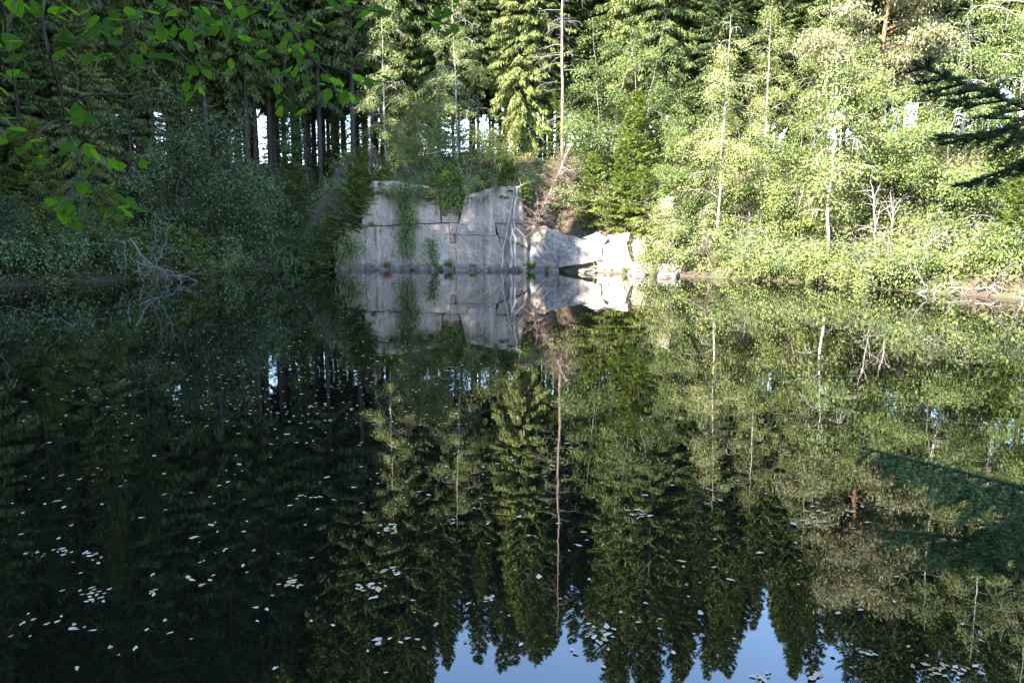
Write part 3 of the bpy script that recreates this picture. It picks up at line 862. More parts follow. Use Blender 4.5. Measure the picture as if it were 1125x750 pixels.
for i, u in enumerate(range(404, 566, 11)):
    Y = cliff_y(u) + 0.62 + rs.uniform(0, 0.6)
    plant(rs.choice(['low0', 'low1', 'lowspruce', 'lowspruce', 'lowwillow']), ux(u, Y), Y, 'rim_bush', '%s low bush along the cliff rim, counted from its left end' % ordinal(i + 1), 'bush', 'low bushes along the cliff rim', rs.uniform(0.5, 0.95), z=max(3.4, gz(ux(u, Y), Y) - 0.3))
for i, (u, Y) in enumerate([(590, 40.6), (612, 40.0), (628, 39.3), (660, 38.0), (676, 37.6), (690, 36.9), (724, 36.2), (742, 36.4), (760, 35.6), (716, 35.0), (735, 35.6)]):
    plant(rs.choice(['low0', 'low1', 'lowspruce']), ux(u, Y), Y, 'slope_bush', '%s low bush on the broken slope right of the dead pine' % ordinal(i + 1), 'bush', 'low bushes on the broken slope', rs.uniform(0.7, 1.1))
for i, u in enumerate((462, 476, 490, 503, 517, 531)):
    Y = cliff_y(u) + 0.62
    plant('lowspruce' if i % 2 else 'low1', ux(u, Y), Y, 'rim_bush', '%s dark bush leaning over the stepped middle of the cliff rim' % ordinal(i + 1), 'bush', 'bushes leaning over the cliff rim', rs.uniform(0.5, 0.7), z=3.45)
for i, (u, dy, z) in enumerate(((552, 0.75, 3.75), (566, 0.6, 3.6), (577, 0.3, 3.3), (406, 0.45, 3.4), (428, 0.5, 3.55))):
    plant(('lowspruce', 'low0', 'lowspruce', 'lowspruce', 'low1')[i], ux(u, cliff_y(u) + dy), cliff_y(u) + dy, 'rim_bush', '%s small bush right on the edge of a cliff slab, counted from the fallen trunks' % ordinal(i + 1), 'bush', 'small bushes on the cliff edge', rs.uniform(0.45, 0.6), z=z)
under = []
for i in range(46):
    u = -20 + 1170 * (i + rs.random()) / 46
    Y = 44.5 + rs.uniform(0, 9) - (0.012 * max(0, u - 750))
    if 275 < u < 305 : continue
    under.append((u, Y))
for i, (u, Y) in enumerate(under):
    k = rs.choice(['full0', 'full1', 'young1', 'young0', 'alder0'] if u < 270 else ['young1', 'young0', 'alder0', 'willow1', 'bush1', 'young1'])
    plant(k, ux(u, Y), Y, 'understorey_tree', '%s small tree under the plateau spruces, counted from the left edge' % ordinal(i + 1), 'tree', 'small trees under the plateau spruces',
          {'f': 0.34, 'y': 0.85, 'a': 0.4, 'w': 0.6, 'b': 0.8}[k[0]] * rs.uniform(0.7, 1.25))

# the two thick dark trunks beside the widest sky gap
for u, lab in ((277, 'thick dark spruce trunk on the left side of the widest sky gap'), (303, 'thick dark spruce trunk on the right side of the widest sky gap')):
    plant('tall2', ux(u, 47.5), 47.5, 'spruce_tree', lab, 'tree', None, 1.15)

# ---- a single leaning birch with a crooked white stem
def single(name, loc, label, cat, tm, cm, bark, leaf, group=None, rz=0, crown_name='crown'):
    r = empty(name, loc, rz)
    tag(r, label, cat, group)
    tm.materials.append(M[bark]); link('trunk', tm, r)
    if cm:
        cm.materials.append(M[leaf]); link(crown_name, cm, r)
    return r

p = on_water(906, 311)
x, y = p.x + 0.3, p.y + 0.6
single('birch_tree', (x, y, gz(x, y) - 0.1), 'crooked white birch leaning out from the undercut right bank', 'tree',
       *make_broadleaf(91, 8.2, 2.0, 2.0, 0.065, 34, 9000, 0.10, up=0.6, sag=1.1, lean=(-0.05, 0.0), kink=0.07, shape='cone'), 'birch_bark', 'birch')

# ---- Scots pine with red limbs and flat cushions of needles
def make_pine(seed, H=11.5):
    rng = np.random.default_rng(seed)
    T = Tubes(); Cs = []; As = []; Ns = []
    zz = np.linspace(-0.5, H, 14)
    path = np.column_stack([np.cumsum(rng.normal(0, 0.05, 14)), np.cumsum(rng.normal(0, 0.05, 14)), zz])
    rad = 0.2 * np.clip(1 - 0.9 * zz / H, 0.06, 1)
    T.add(path, rad, 8)
    for k in range(38):
        f = rng.uniform(0, 1)
        z = H * (0.32 + 0.66 * f)
        L = 3.7 * (1 - 0.55 * f) * rng.uniform(0.6, 1.1)
        a = k * 2.4
        P = curve_pts((np.interp(z, zz, path[:, 0]), np.interp(z, zz, path[:, 1]), z), (math.cos(a), math.sin(a), 0.15 + 0.5 * f), L, 7, -0.15, rng, 0.16)
        T.add(P, np.linspace(0.055, 0.012, 8), 5)
        for j in range(int(5 + L * 4)):
            pp, dd = along(P, [rng.uniform(0.35, 1.0)])
            Q = curve_pts(pp[0], dd[0] + rng.normal(0, 0.6, 3), rng.uniform(0.4, 0.9), 3, -0.4, rng, 0.12)
            T.add(Q, np.linspace(0.012, 0.005, 4), 3)
            for e in range(3):
                c0, _ = along(Q, [rng.uniform(0.5, 1.0)])
                n = 26
                C = c0 + rng.normal(0, 1, (n, 3)) * np.array([0.30, 0.30, 0.10])
                Cs.append(C); As.append(rng.normal(0, 1, (n, 3)) + np.array([0, 0, 0.7])); Ns.append(rng.normal(0, 1, (n, 3)))
    C = np.concatenate(Cs)
    V, F = blades(C, np.concatenate(As), np.concatenate(Ns), rng.uniform(0.12, 0.24, len(C)), 0.045)
    return T.mesh('trunk'), np_mesh('crown', V, F)
x, y = ux(955, 34.5), 34.5
single('pine_tree', (x, y, gz(x, y)), 'old pine with bare reddish limbs and pale flat needle cushions above the bright alders', 'tree', *make_pine(5), 'pine_bark', 'pine')

# ---- dead trees and dead wood
def make_dead_pine(seed, H=17):
    rng = np.random.default_rng(seed)
    T = Tubes()
    zz = np.linspace(-0.4, H, 16)
    path = np.column_stack([np.cumsum(rng.normal(0, 0.02, 16)), np.cumsum(rng.normal(0, 0.02, 16)), zz])
    T.add(path, 0.105 * np.clip(1 - 0.9 * zz / H, 0.08, 1), 8)
    B = Tubes()
    for k in range(40):
        z = rng.uniform(3.4, H * 0.98)
        a = rng.uniform(0, 6.28)
        L = rng.uniform(0.5, 1.7) * (1.1 - 0.5 * z / H)
        P = curve_pts((np.interp(z, zz, path[:, 0]), np.interp(z, zz, path[:, 1]), z), (math.cos(a), math.sin(a), 0.2), L, 5, 0.7, rng, 0.14)
        B.add(P, np.linspace(0.022, 0.007, 6), 4)
        for j in range(6):
            pp, dd = along(P, [rng.uniform(0.3, 1)])
            B.add(curve_pts(pp[0], dd[0] + rng.normal(0, 0.6, 3), rng.uniform(0.2, 0.55), 3, 0.4, rng, 0.15), np.linspace(0.01, 0.004, 4), 3)
    return T.mesh('trunk'), B.mesh('crown')
x, y = ux(617, 42.6), 42.6
single('dead_pine', (x, y, gz(x, y)), 'bare dead pine with a reddish trunk and grey leafless limbs', 'tree', *make_dead_pine(3), 'dead_bark', 'dim_wood')

def make_dead_spruce(seed, H, L0, nb, fall=2.2, shaggy=False):
    rng = np.random.default_rng(seed)
    T = Tubes(); Cs = []; As = []
    zz = np.linspace(-0.3, H, 9)
    path = np.column_stack([np.cumsum(rng.normal(0, 0.04, 9)), np.cumsum(rng.normal(0, 0.04, 9)), zz])
    T.add(path, 0.05 * np.clip(1 - 0.9 * zz / H, 0.1, 1), 6)
    for k in range(nb):
        z = rng.uniform(0.3, H)
        a = rng.uniform(0, 6.28)
        L = L0 * (rng.uniform(0.2, 1.1) if shaggy else (1.1 - z / H) * rng.uniform(0.6, 1.2)) + 0.15
        P = curve_pts((np.interp(z, zz, path[:, 0]), np.interp(z, zz, path[:, 1]), z), (math.cos(a), math.sin(a), rng.uniform(-0.6, 0.8) if shaggy else -0.2), L, 5, fall, rng, 0.3 if shaggy else 0.12)
        T.add(P, np.linspace(0.012, 0.004, 6), 3)
        n = int(34 * L)
        pts, tan = along(P, rng.uniform(0.1, 1, n))
        Cs.append(pts + rng.normal(0, 0.06, (n, 3)))
        As.append(tan + rng.normal(0, 0.6, (n, 3)) - np.array([0, 0, 0.6]))
    C = np.concatenate(Cs)
    V, F = blades(C, np.concatenate(As), rng.normal(0, 1, C.shape), rng.uniform(0.10, 0.26, len(C)), 0.018)
    return T.mesh('trunk'), np_mesh('crown', V, F)
pa, pb = at(624, 168, 40.6), at(583, 264, 37.5)
r = single('dead_spruce', tuple(pa), 'brown dead spruce hanging head down over the cliff beside the leaning grey trunks', 'tree', *make_dead_spruce(4, 5.0, 1.05, 150, 0.2, True), 'dead_wood', 'dead_needle')
r.rotation_euler = (pb - pa).to_track_quat('Z', 'Y').to_euler()
x, y = ux(620, 41.0), 41.0
single('dead_spruce', (x, y, gz(x, y) - 0.1), 'small rusty dead spruce at the foot of the dead pine', 'tree', *make_dead_spruce(6, 1.7, 1.0, 40), 'dead_wood', 'dead_needle')
x, y = ux(785, 33.3), 33.3
single('dead_bush', (x, y, gz(x, y) - 0.1), 'brown dead twiggy bush at the foot of the white-stemmed birch', 'bush', *make_dead_spruce(8, 1.5, 0.9, 46, 0.6), 'dead_wood', 'dead_needle')
x, y = ux(410, 44.0), 44.0
single('dead_spruce', (x, y, gz(x, y) - 0.1), 'rusty dead spruce in the shade above the left end of the cliff', 'tree', *make_dead_spruce(9, 1.9, 1.2, 50, 1.2), 'dead_wood', 'dead_needle')

def pole(name, pts, r0, r1, label, cat, mat='dead_wood', twigs=0, seed=1, k=6, tw_len=(0.3, 0.8)):
    """a fallen stem or branch through the given points"""
    rng = np.random.default_rng(seed)
    P = np.array([tuple(p) for p in pts])
    t = np.linspace(0, 1, max(6, 3 * len(P)))
    Q = np.column_stack([np.interp(t, np.linspace(0, 1, len(P)), P[:, i]) for i in range(3)])
    Q[1:-1] += rng.normal(0, 0.018 * np.linalg.norm(P[-1] - P[0]) ** 0.5, Q[1:-1].shape)
    T = Tubes()
    T.add(Q - Q[0], np.linspace(r0, r1, len(Q)), k)
    for i in range(twigs):
        pp, dd = along(Q - Q[0], [rng.uniform(0.15, 1)])
        d = dd[0] * 0.7 + rng.normal(0, 0.6, 3)
        L = rng.uniform(*tw_len)
        B = curve_pts(pp[0], d, L, 4, 0.2, rng, 0.22)
        T.add(B, np.linspace(r0 * 0.4, 0.004, 5), 4)
        for j in range(2):
            p2, d2 = along(B, [rng.uniform(0.3, 0.9)])
            T.add(curve_pts(p2[0], d2[0] + rng.normal(0, 0.6, 3), L * 0.5, 3, 0.2, rng, 0.2), np.linspace(r0 * 0.22, 0.003, 4), 3)
    me = T.mesh(name)
    o = link(name, me, None, M[mat])
    o.location = Q[0]
    tag(o, label, cat)
    return o

pole('fallen_trunk', [at(551, 294, 37.5), at(557, 255, 37.9), at(566, 205, 38.4)], 0.06, 0.035, 'thin grey fallen trunk, leftmost of those leaning on the cliff', 'fallen trunk', twigs=4, seed=2)
pole('fallen_trunk', [at(561, 294, 37.4), at(563, 250, 37.8), at(568, 205, 38.3)], 0.075, 0.04, 'forked pale fallen trunk reaching highest up the cliff', 'fallen trunk', twigs=5, seed=3)
pole('fallen_trunk', [at(566, 293, 37.2), at(566, 262, 37.6), at(562, 246, 37.75)], 0.055, 0.035, 'short grey fallen trunk standing right of the forked one', 'fallen trunk', twigs=3, seed=5)
pole('dead_branch', [at(567, 250, 37.6), at(578, 262, 37.3)], 0.025, 0.012, 'short dead branch sticking out right of the fallen trunks', 'branch', twigs=2, seed=6)

pole('dead_branch', [at(468, 169, 41.2), at(486, 166, 41.0), at(505, 168, 40.9)], 0.03, 0.012, 'pale dead branch lying across the bushes on the cliff top', 'branch', twigs=4, seed=9)

# dead brushwood on the left shore
BRUSH = [
    ([(142, 262), (158, 283), (170, 292), (192, 304)], 0.05, 'thick bent dead limb of the left brushwood', 9),
    ([(151, 291), (154, 303), (157, 309)], 0.045, 'whitish curved dead branch standing in the water', 2),
    ([(150, 287), (178, 296), (200, 304), (216, 307)], 0.035, 'long dead branch lying flat toward the shaded corner', 9),
    ([(173, 294), (182, 302), (190, 311)], 0.03, 'dead branch dipping into the water in the middle of the brushwood', 6),
    ([(196, 303), (199, 310), (197, 319)], 0.03, 'crooked pale twig hanging into the water at the brushwood end', 3),
    ([(137, 266), (138, 290), (136, 310)], 0.03, 'upright thin dead stem left of the brushwood', 2),
    ([(172, 292), (180, 270), (186, 248)], 0.03, 'thin dead stem slanting up out of the brushwood', 5),
    ([(163, 290), (172, 262), (170, 232)], 0.025, 'tall dead stem rising behind the brushwood', 4),
]
for i, (px, r, lab, tw) in enumerate(BRUSH):
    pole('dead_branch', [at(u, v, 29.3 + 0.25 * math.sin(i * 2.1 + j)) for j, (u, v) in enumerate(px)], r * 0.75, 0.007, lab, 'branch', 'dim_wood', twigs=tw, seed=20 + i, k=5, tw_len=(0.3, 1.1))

# bleached driftwood and snags on the right shore
DRIFT = [
    ([(1040, 317), (1056, 316), (1078, 318)], 24.6, 0.055, 'bleached driftwood branch with many combed twigs, left of the pair', 16),
    ([(1072, 317), (1084, 316), (1102, 312)], 24.2, 0.05, 'bleached driftwood branch, right of the pair', 14),
    ([(1004, 325), (1020, 318), (1012, 308), (1007, 298)], 25.0, 0.035, 'crooked bare branch dipping into the water left of the driftwood', 4),
    ([(1024, 326), (1029, 320), (1026, 314)], 24.7, 0.03, 'short crooked stick between the crooked branch and the driftwood', 2),
    ([(951, 316), (963, 308), (956, 326)], 26.8, 0.03, 'forked grey stick on the bank right of the leaning birch', 4),
    ([(992, 305), (1000, 296), (1006, 288)], 25.8, 0.025, 'thin pale stick rising from the bank', 2),
    ([(1122, 310), (1120, 322), (1124, 335)], 22.0, 0.03, 'curved pale branch at the right edge of the water', 3),
    ([(1014, 274), (1026, 262), (1040, 254)], 25.9, 0.05, 'pale diagonal branch in the large bright bush', 2),
    ([(962, 272), (961, 240), (959, 208)], 28.3, 0.05, 'bare grey snag with many broken twigs', 18),
    ([(977, 268), (981, 240), (978, 218)], 28.3, 0.035, 'thinner bare snag right of the grey one', 10),
]
for i, (px, Y, r, lab, tw) in enumerate(DRIFT):
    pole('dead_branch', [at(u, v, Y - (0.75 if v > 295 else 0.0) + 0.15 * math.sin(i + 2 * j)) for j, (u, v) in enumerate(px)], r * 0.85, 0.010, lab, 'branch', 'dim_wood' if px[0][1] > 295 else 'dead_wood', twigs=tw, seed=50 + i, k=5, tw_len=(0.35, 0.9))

# twigs that stick out of the dark water near the left edge
pole('sunken_twig', [on_water(-30, 339, 0.0) + Vector((0, 0, 0.05)), on_water(50, 347, 0.04), on_water(100, 362, 0.03), on_water(134, 381, -0.02)], 0.009, 0.005, 'long thin twig arching along the dark water at the left edge', 'branch', 'dim_wood', 2, 80, 5, (0.1, 0.3))
pole('sunken_twig', [on_water(-4, 385, 0.16), on_water(8, 408, 0.1), on_water(12, 432, -0.02)], 0.012, 0.006, 'short twig standing out of the dark water at the left edge', 'branch', 'twig', 2, 81, 5, (0.1, 0.25))

# ------------------------------------------------------------------ stones, tufts and hanging green on and under the cliff
def stone_mesh(seed, rx, ry, rz_):
    bm = bmesh.new()
    bmesh.ops.create_icosphere(bm, subdivisions=3, radius=1)
    for v in bm.verts:
        p = v.co.copy()
        q = Vector((max(-0.72, min(0.72, p.x)), max(-0.72, min(0.72, p.y)), max(-0.66, min(0.66, p.z)))) * 1.3
        q += p * 0.22 * nz(p, 1.3, seed)
        v.co = Vector((q.x * rx, q.y * ry, q.z * rz_))
    me = bpy.data.meshes.new('stone'); bm.to_mesh(me); bm.free()
    return me
STONES = [
    (421, 290, 38.3, 0.32, 0.16, 'rock_moss', 'dark mossy stone at the left of the cliff foot'),
    (437, 291, 38.2, 0.25, 0.14, 'rock_moss', 'small dark stone under the hanging ivy'),
    (461, 291, 38.1, 0.42, 0.13, 'rock_brown', 'flat brown stone at the water right of the hanging ivy'),
    (476, 291.5, 38.1, 0.22, 0.14, 'rock_brown', 'small brown stone between the tufts at the cliff foot'),
    (489, 292, 38.0, 0.3, 0.12, 'rock_moss', 'mossy stone under the largest grass tuft'),
    (507, 293, 37.8, 0.36, 0.15, 'rock', 'grey flat stone below the brown slab'),
    (522, 292, 37.8, 0.24, 0.13, 'rock_brown', 'brown stone left of the square grey one'),
    (531, 293.5, 37.7, 0.32, 0.14, 'rock', 'square grey stone at the water below the brown slab'),
    (543, 294, 37.6, 0.22, 0.12, 'rock_brown', 'small brown stone left of the fallen trunks'),
    (575, 295, 37.2, 0.3, 0.13, 'rock', 'grey stone at the foot of the fallen trunks'),
    (606, 295, 36.8, 0.3, 0.12, 'rock_pale', 'pale stone beside the red-brown tuft'),
    (646, 298, 35.6, 0.42, 0.12, 'rock_pale', 'low pale stone awash under the overhanging boulder'),
    (700, 301, 34.0, 0.4, 0.13, 'rock_pale', 'pale stone at the water left of the square block'),
    (735, 304, 32.7, 0.5, 0.12, 'rock_pale', 'flat pale stone awash before the square block'),
    (375, 292, 38.4, 0.3, 0.15, 'rock_moss', 'dark stone at the far left foot of the cliff'),
]
for i, (u, v, Y, w, h, mt, lab) in enumerate(STONES):
    q = at(u, v, Y)
    o = link('stone', stone_mesh(i * 3.3, w, w * 0.8, h * 1.2), None, M[mt])
    o.location = (q.x, q.y, 0.06)
    o.rotation_euler = (0, 0, i * 1.3)
    tag(o, lab, 'stone', 'stones along the cliff foot')

def tuft_mesh(seed, h, n):
    rng = np.random.default_rng(seed)
    a = rng.uniform(0, 6.28, n); r = rng.uniform(0, 0.5, n) * h
    root = np.column_stack([np.cos(a) * r * 0.5, np.sin(a) * r * 0.5, np.zeros(n)])
    d = np.column_stack([np.cos(a) * rng.uniform(0.1, 0.8, n), np.sin(a) * rng.uniform(0.1, 0.8, n), np.ones(n)])
    L = h * rng.uniform(0.6, 1.1, n)
    V, F = blades(root + unit(d) * L[:, None] / 2, d, rng.normal(0, 1, (n, 3)), L, 0.02)
    return np_mesh('grass_tuft', V, F)
M['tuft'] = leaf_mat('tuft_grass', [(0.1, (0.07, 0.11, 0.02)), (0.6, (0.14, 0.18, 0.03)), (1.0, (0.25, 0.22, 0.06))], (0.2, 0.25, 0.03), 0.3)
M['rust_tuft'] = leaf_mat('rusty_fern', [(0.1, (0.16, 0.07, 0.03)), (0.6, (0.24, 0.11, 0.05)), (1.0, (0.3, 0.2, 0.08))], (0.3, 0.12, 0.03), 0.2)
TUFTS = [
    (584, 290, 36.9, 0.5, 'tuft', 'round green grass tuft right of the fallen trunks'),
    (601, 292, 36.6, 0.28, 'rust_tuft', 'small red-brown tuft right of the round green one'),
    (493, 289, 37.9, 0.5, 'tuft', 'largest grass tuft at the cliff foot'),
    (478, 289, 38.0, 0.38, 'tuft', 'grass tuft left of the largest one'),
    (520, 290, 37.7, 0.3, 'tuft', 'small grass tuft under the brown slab'),
    (425, 287, 38.1, 0.4, 'rust_tuft', 'rust-coloured fern tuft left of the hanging ivy'),
    (735, 297, 33.0, 0.22, 'tuft', 'low green tuft before the square pale block'),
    (688, 290, 34.4, 0.32, 'tuft', 'grass tuft on the ledge right of the boulders'),
    (740, 211, 35.6, 0.4, 'rust_tuft', 'rusty fern tuft on top of the pale upper rock'),
    (408, 247, 38.5, 0.3, 'tuft', 'tuft with yellow leaves in the joint beside the draping spruce'),
]
for i, (u, v, Y, h, mt, lab) in enumerate(TUFTS):
    o = link('grass_tuft', tuft_mesh(i, h, 170), None, M[mt])
    q = at(u, v, Y)
    o.location = q - Vector((0, 0, 0.12)) if q.z > 0.5 else Vector((q.x, q.y, 0.08))
    tag(o, lab, 'tuft')

def drape(name, px, Y, w, n, mt, label, seed, leaf=0.09, stems=True):
    """creeper hanging down the face along a run of pixels"""
    rng = np.random.default_rng(seed)
    P = np.array([tuple(at(u, v, Y + 0.12 * max(0, at(u, v, Y).z) - 0.25)) for u, v in px])
    r = empty(name, tuple(P[0])); tag(r, label, 'creeper')
    T = Tubes(); Cs = []
    for k in range(9):
        Q = P + np.column_stack([np.full(len(P), rng.normal(0, w * 0.5)), rng.normal(0, 0.08, len(P)), rng.normal(0, 0.1, len(P))]) - P[0]
        T.add(Q, np.linspace(0.018, 0.008, len(Q)), 4)
    T_m = T.mesh('stem'); T_m.materials.append(M['twig']); link('stem', T_m, r)
    t = rng.uniform(0, 1, n)
    g = rng.uniform(0, 1, 60)
    t = np.clip(g[rng.integers(0, 60, n)] + rng.normal(0, 0.03, n), 0, 1)
    pts, tan = along(P - P[0], t)
    C = pts + rng.normal(0, 1, (n, 3)) * np.array([w, 0.14, 0.16])
    V, F = blades(C, rng.normal(0, 0.6, (n, 3)) + np.array([0, 0, -1.0]), rng.normal(0, 0.5, (n, 3)) + np.array([0, -0.6, 0.5]), leaf * rng.uniform(0.7, 1.4, n), leaf * 0.65)
    cm = np_mesh('foliage', V, F); cm.materials.append(M[mt]); link('foliage', cm, r)
drape('hanging_ivy', [(445, 200), (443, 222), (450, 245), (444, 262), (447, 284)], 38.4, 0.28, 2200, 'young', 'green ivy hanging down the joint left of the middle of the cliff', 1)
drape('hanging_ivy', [(497, 208), (495, 222), (497, 232)], 38.3, 0.3, 700, 'young', 'moss and ivy cushion on the dark step of the cliff', 2)
drape('hanging_ivy', [(472, 265), (474, 275), (476, 288)], 38.2, 0.18, 500, 'alder', 'small leafy sprig growing at the cliff foot', 3)
drape('hanging_ivy', [(383, 262), (386, 276), (380, 290)], 38.2, 0.4, 900, 'young', 'dark creeper at the far left foot of the cliff', 4)
drape('hanging_ivy', [(741, 214), (746, 230), (749, 246), (752, 262)], 34.0, 0.3, 900, 'alder', 'pale creeper over the right side of the upper rock', 6, 0.08)
drape('hanging_ivy', [(712, 262), (716, 275), (722, 287)], 34.4, 0.3, 900, 'alder', 'pale creeper on the broken rock right of the boulders', 5, 0.08)

# undergrowth: nobody could count it
def undergrowth(n, seed):
    rng = np.random.default_rng(seed)
    X = rng.uniform(-34, 30, n * 4); Y = rng.uniform(22, 58, n * 4)
    s = shore_dist(X, Y)
    ok = (s > 0.2) & (s < 13)
    ok &= ~((X > -9) & (X < 2.2) & (s < 1.6))
    X, Y = X[ok][:n], Y[ok][:n]
    return X, Y, ground_z(X, Y), rng
X, Y, Z, rng = undergrowth(7000, 3)
k = 14
C = np.repeat(np.column_stack([X, Y, Z]), k, axis=0) + rng.normal(0, 1, (len(X) * k, 3)) * np.array([0.2, 0.2, 0.0])
hgt = np.repeat(rng.uniform(0.1, 0.55, len(X)), k)
C[:, 2] += rng.uniform(0.0, 1, len(C)) * hgt
V, F = blades(C, rng.normal(0, 1, C.shape), np.array([0, -0.3, 1.0]) + rng.normal(0, 0.5, C.shape), rng.uniform(0.08, 0.2, len(C)), 0.08)
tag(link('undergrowth', np_mesh('undergrowth', V, F), None, M['alder']), 'low green undergrowth covering the forest floor', kind='stuff')
X, Y, Z, rng = undergrowth(12000, 9)
s = shore_dist(X, Y); sel = (s < 3.5)
X, Y, Z = X[sel], Y[sel], Z[sel]
C = np.repeat(np.column_stack([X, Y, Z]), 8, axis=0) + rng.normal(0, 1, (len(X) * 8, 3)) * np.array([0.18, 0.18, 0.03])
C[:, 2] += np.abs(rng.normal(0, 0.08, len(C)))
V, F = blades(C, rng.normal(0, 1, C.shape) * np.array([1, 1, 0.6]), rng.normal(0, 1, C.shape), rng.uniform(0.1, 0.35, len(C)), 0.02)
tag(link('twig_litter', np_mesh('twig_litter', V, F), None, M['dead_needle']), 'brown litter of dead twigs and needles along the bank', kind='stuff')

# ------------------------------------------------------------------ the spruce stand on the plateau
def stand():
    rng = random.Random(17)
    pts = []
    tries = 0
    while tries < 12000 and len(pts) < 275:
        tries += 1
        x = rng.uniform(-40, 40) if rng.random() < 0.6 else rng.uniform(-34, -4); y = rng.uniform(36, 66)
        s = float(shore_dist(np.array([x]), np.array([y]))[0])
        if s < 7.5 or s > 25: continue
        u, v = to_px((x, y, 6))
        if u < -60 or u > 1190: continue
        if 286 < u < 296: continue                       # the widest sky gap
        if any((x - a) ** 2 + (y - b) ** 2 < (1.3 if u < 460 else 1.6) ** 2 for a, b, _ in pts): continue
        pts.append((x, y, u))
    return sorted(pts, key=lambda p: p[2])
MARKS = [(160, 'the dead brushwood'), (291, 'the widest sky gap'), (445, 'the ivy hanging on the cliff'), (617, 'the bare dead pine'), (787, 'the white-stemmed birch'), (958, 'the red-limbed pine')]
pts = stand()
counts = {}
LAB = {}
for mu, mname in MARKS:
    for side in (-1, 1):
        mine = [p for p in pts if min(MARKS, key=lambda m: abs(m[0] - p[2]))[0] == mu and (p[2] - mu) * side >= 0]
        mine.sort(key=lambda p: abs(p[2] - mu))
        for n, p in enumerate(mine):
            LAB[p] = '%s straight plateau spruce to the %s of %s' % (ordinal(n + 1), 'right' if side > 0 else 'left', mname)
rs = random.Random(5)
for p in pts:
    k = rs.randrange(3)
    x, y, u = p
    top = 0.545 * math.hypot(x, y) + 0.4                            # height of the skyline that the pond mirrors
    if u < 440: top += 6.0
    elif u > 1000: top += 3.0
    else: top += float(np.interp(u, [440, 470, 510, 560, 600, 650, 690, 740, 785, 820, 860, 910, 960, 1000], [4, 1, -0.5, 0.5, 0.2, 0.3, 2.2, 2.6, -0.4, 0.5, -0.5, -1.6, -1.4, 1.5]))
    sc = (top + rs.choice([-9, -7, -5, -4, -2.5, -0.6, 0.3]) - gz(x, y)) / (22 + k)
    plant('tall%d' % k, x, y, 'spruce_tree', LAB[p], 'tree', 'straight spruces of the plateau stand', max(0.62, min(1.3, sc)), rs.uniform(0, 6.28))

# tall spruces of the left bank that keep the pond in shade, and the wood behind the camera
rs = random.Random(23)
placed = []
for tries in range(4000):
    x = rs.uniform(-46, -12); y = rs.uniform(-20, 33)
    s = float(shore_dist(np.array([x]), np.array([y]))[0])
    if s < 1.6 or s > 26: continue
    if y > 18 and x > -0.70 * y - 1.5: continue
    if y < 6 and x > -9 - 0.5 * max(0, y + 4): continue
    if any((x - a) ** 2 + (y - b) ** 2 < 2.9 ** 2 for a, b in placed): continue
    placed.append((x, y))
    if len(placed) >= 85: break
for x, y in placed:
    k = rs.choice(['full0', 'full1', 'tall1', 'tall2'])
    c_ = x - 1.11 * y                                                # which line of shade the tree casts along
    top = 99.0 if c_ < -38.2 else (min(29.0, (9 - c_) / 1.11) - y) / 0.921 + 1.0   # the sun clears the right bank over these crowns
    sc = min(rs.uniform(1.12, 1.34), (top - gz(x, y)) / {'full0': 19, 'full1': 22, 'tall1': 23, 'tall2': 24}[k])
    plant(k, x, y, 'spruce_tree', 'tall dark spruce of the wood beyond the left edge', 'tree', 'spruces of the left wood', max(0.5, sc), rs.uniform(0, 6.28))
for x, y, s_ in ((-6, -7, 0.8), (-1.5, -9, 0.75), (3.5, -8, 0.75), (-10, -4, 0.85)):
    plant('full0', x, y, 'spruce_tree', 'spruce on the near bank behind the viewer', 'tree', 'spruces of the near bank', s_)

# ------------------------------------------------------------------ near twigs: beech over the upper left
def leaf_mesh(seed):
    """a beech leaf 1 long: folded along the midrib, curved, 16 triangles"""
    rs_ = random.Random(seed)
    prof = [0.0, 0.19, 0.30, 0.355, 0.36, 0.31, 0.215, 0.10, 0.0]
    curl = rs_.uniform(-0.25, 0.1); fold = rs_.uniform(0.05, 0.22)
    V = []; F = []
    for i, w in enumerate(prof):
        t = i / 8
        z = curl * (t - 0.3) ** 2
        V += [(t, -w, z + fold * w), (t, 0, z), (t, w, z + fold * w)]
    for i in range(8):
        a = i * 3
        F += [(a, a + 1, a + 4, a + 3), (a + 1, a + 2, a + 5, a + 4)]
    me = bpy.data.meshes.new('leaf'); me.from_pydata(V, [], F)
    for p_ in me.polygons: p_.use_smooth = True
    me.materials.append(M['beech'])
    return me
LEAVES = [leaf_mesh(i) for i in range(5)]
beech = tag(empty('beech_tree', (-3.4, 1.0, 0.5)), 'beech whose thin leafy twigs hang into the upper left', 'tree')
BT = Tubes()
o0 = np.array([-3.4, 1.0, 0.5])
BT.add(np.array([(-3.4, 1.0, 0.2), (-3.3, 1.02, 1.6), (-3.2, 1.1, 3.2), (-3.0, 1.25, 5.2), (-2.9, 1.4, 7.5)]) - o0, [0.16, 0.14, 0.12, 0.08, 0.03], 9)
beech_limbs = []
def limb(pts, r0, r1, k=5, sub=3):
    P = np.array([tuple(p) for p in pts])
    t = np.linspace(0, 1, (len(P) - 1) * sub + 1)
    # smooth through the points
    Q = np.column_stack([np.interp(t, np.linspace(0, 1, len(P)), P[:, i]) for i in range(3)])
    for _ in range(2):
        Q[1:-1] = 0.25 * Q[:-2] + 0.5 * Q[1:-1] + 0.25 * Q[2:]
    BT.add(Q - o0, np.linspace(r0, r1, len(Q)), k)
    beech_limbs.append(Q)
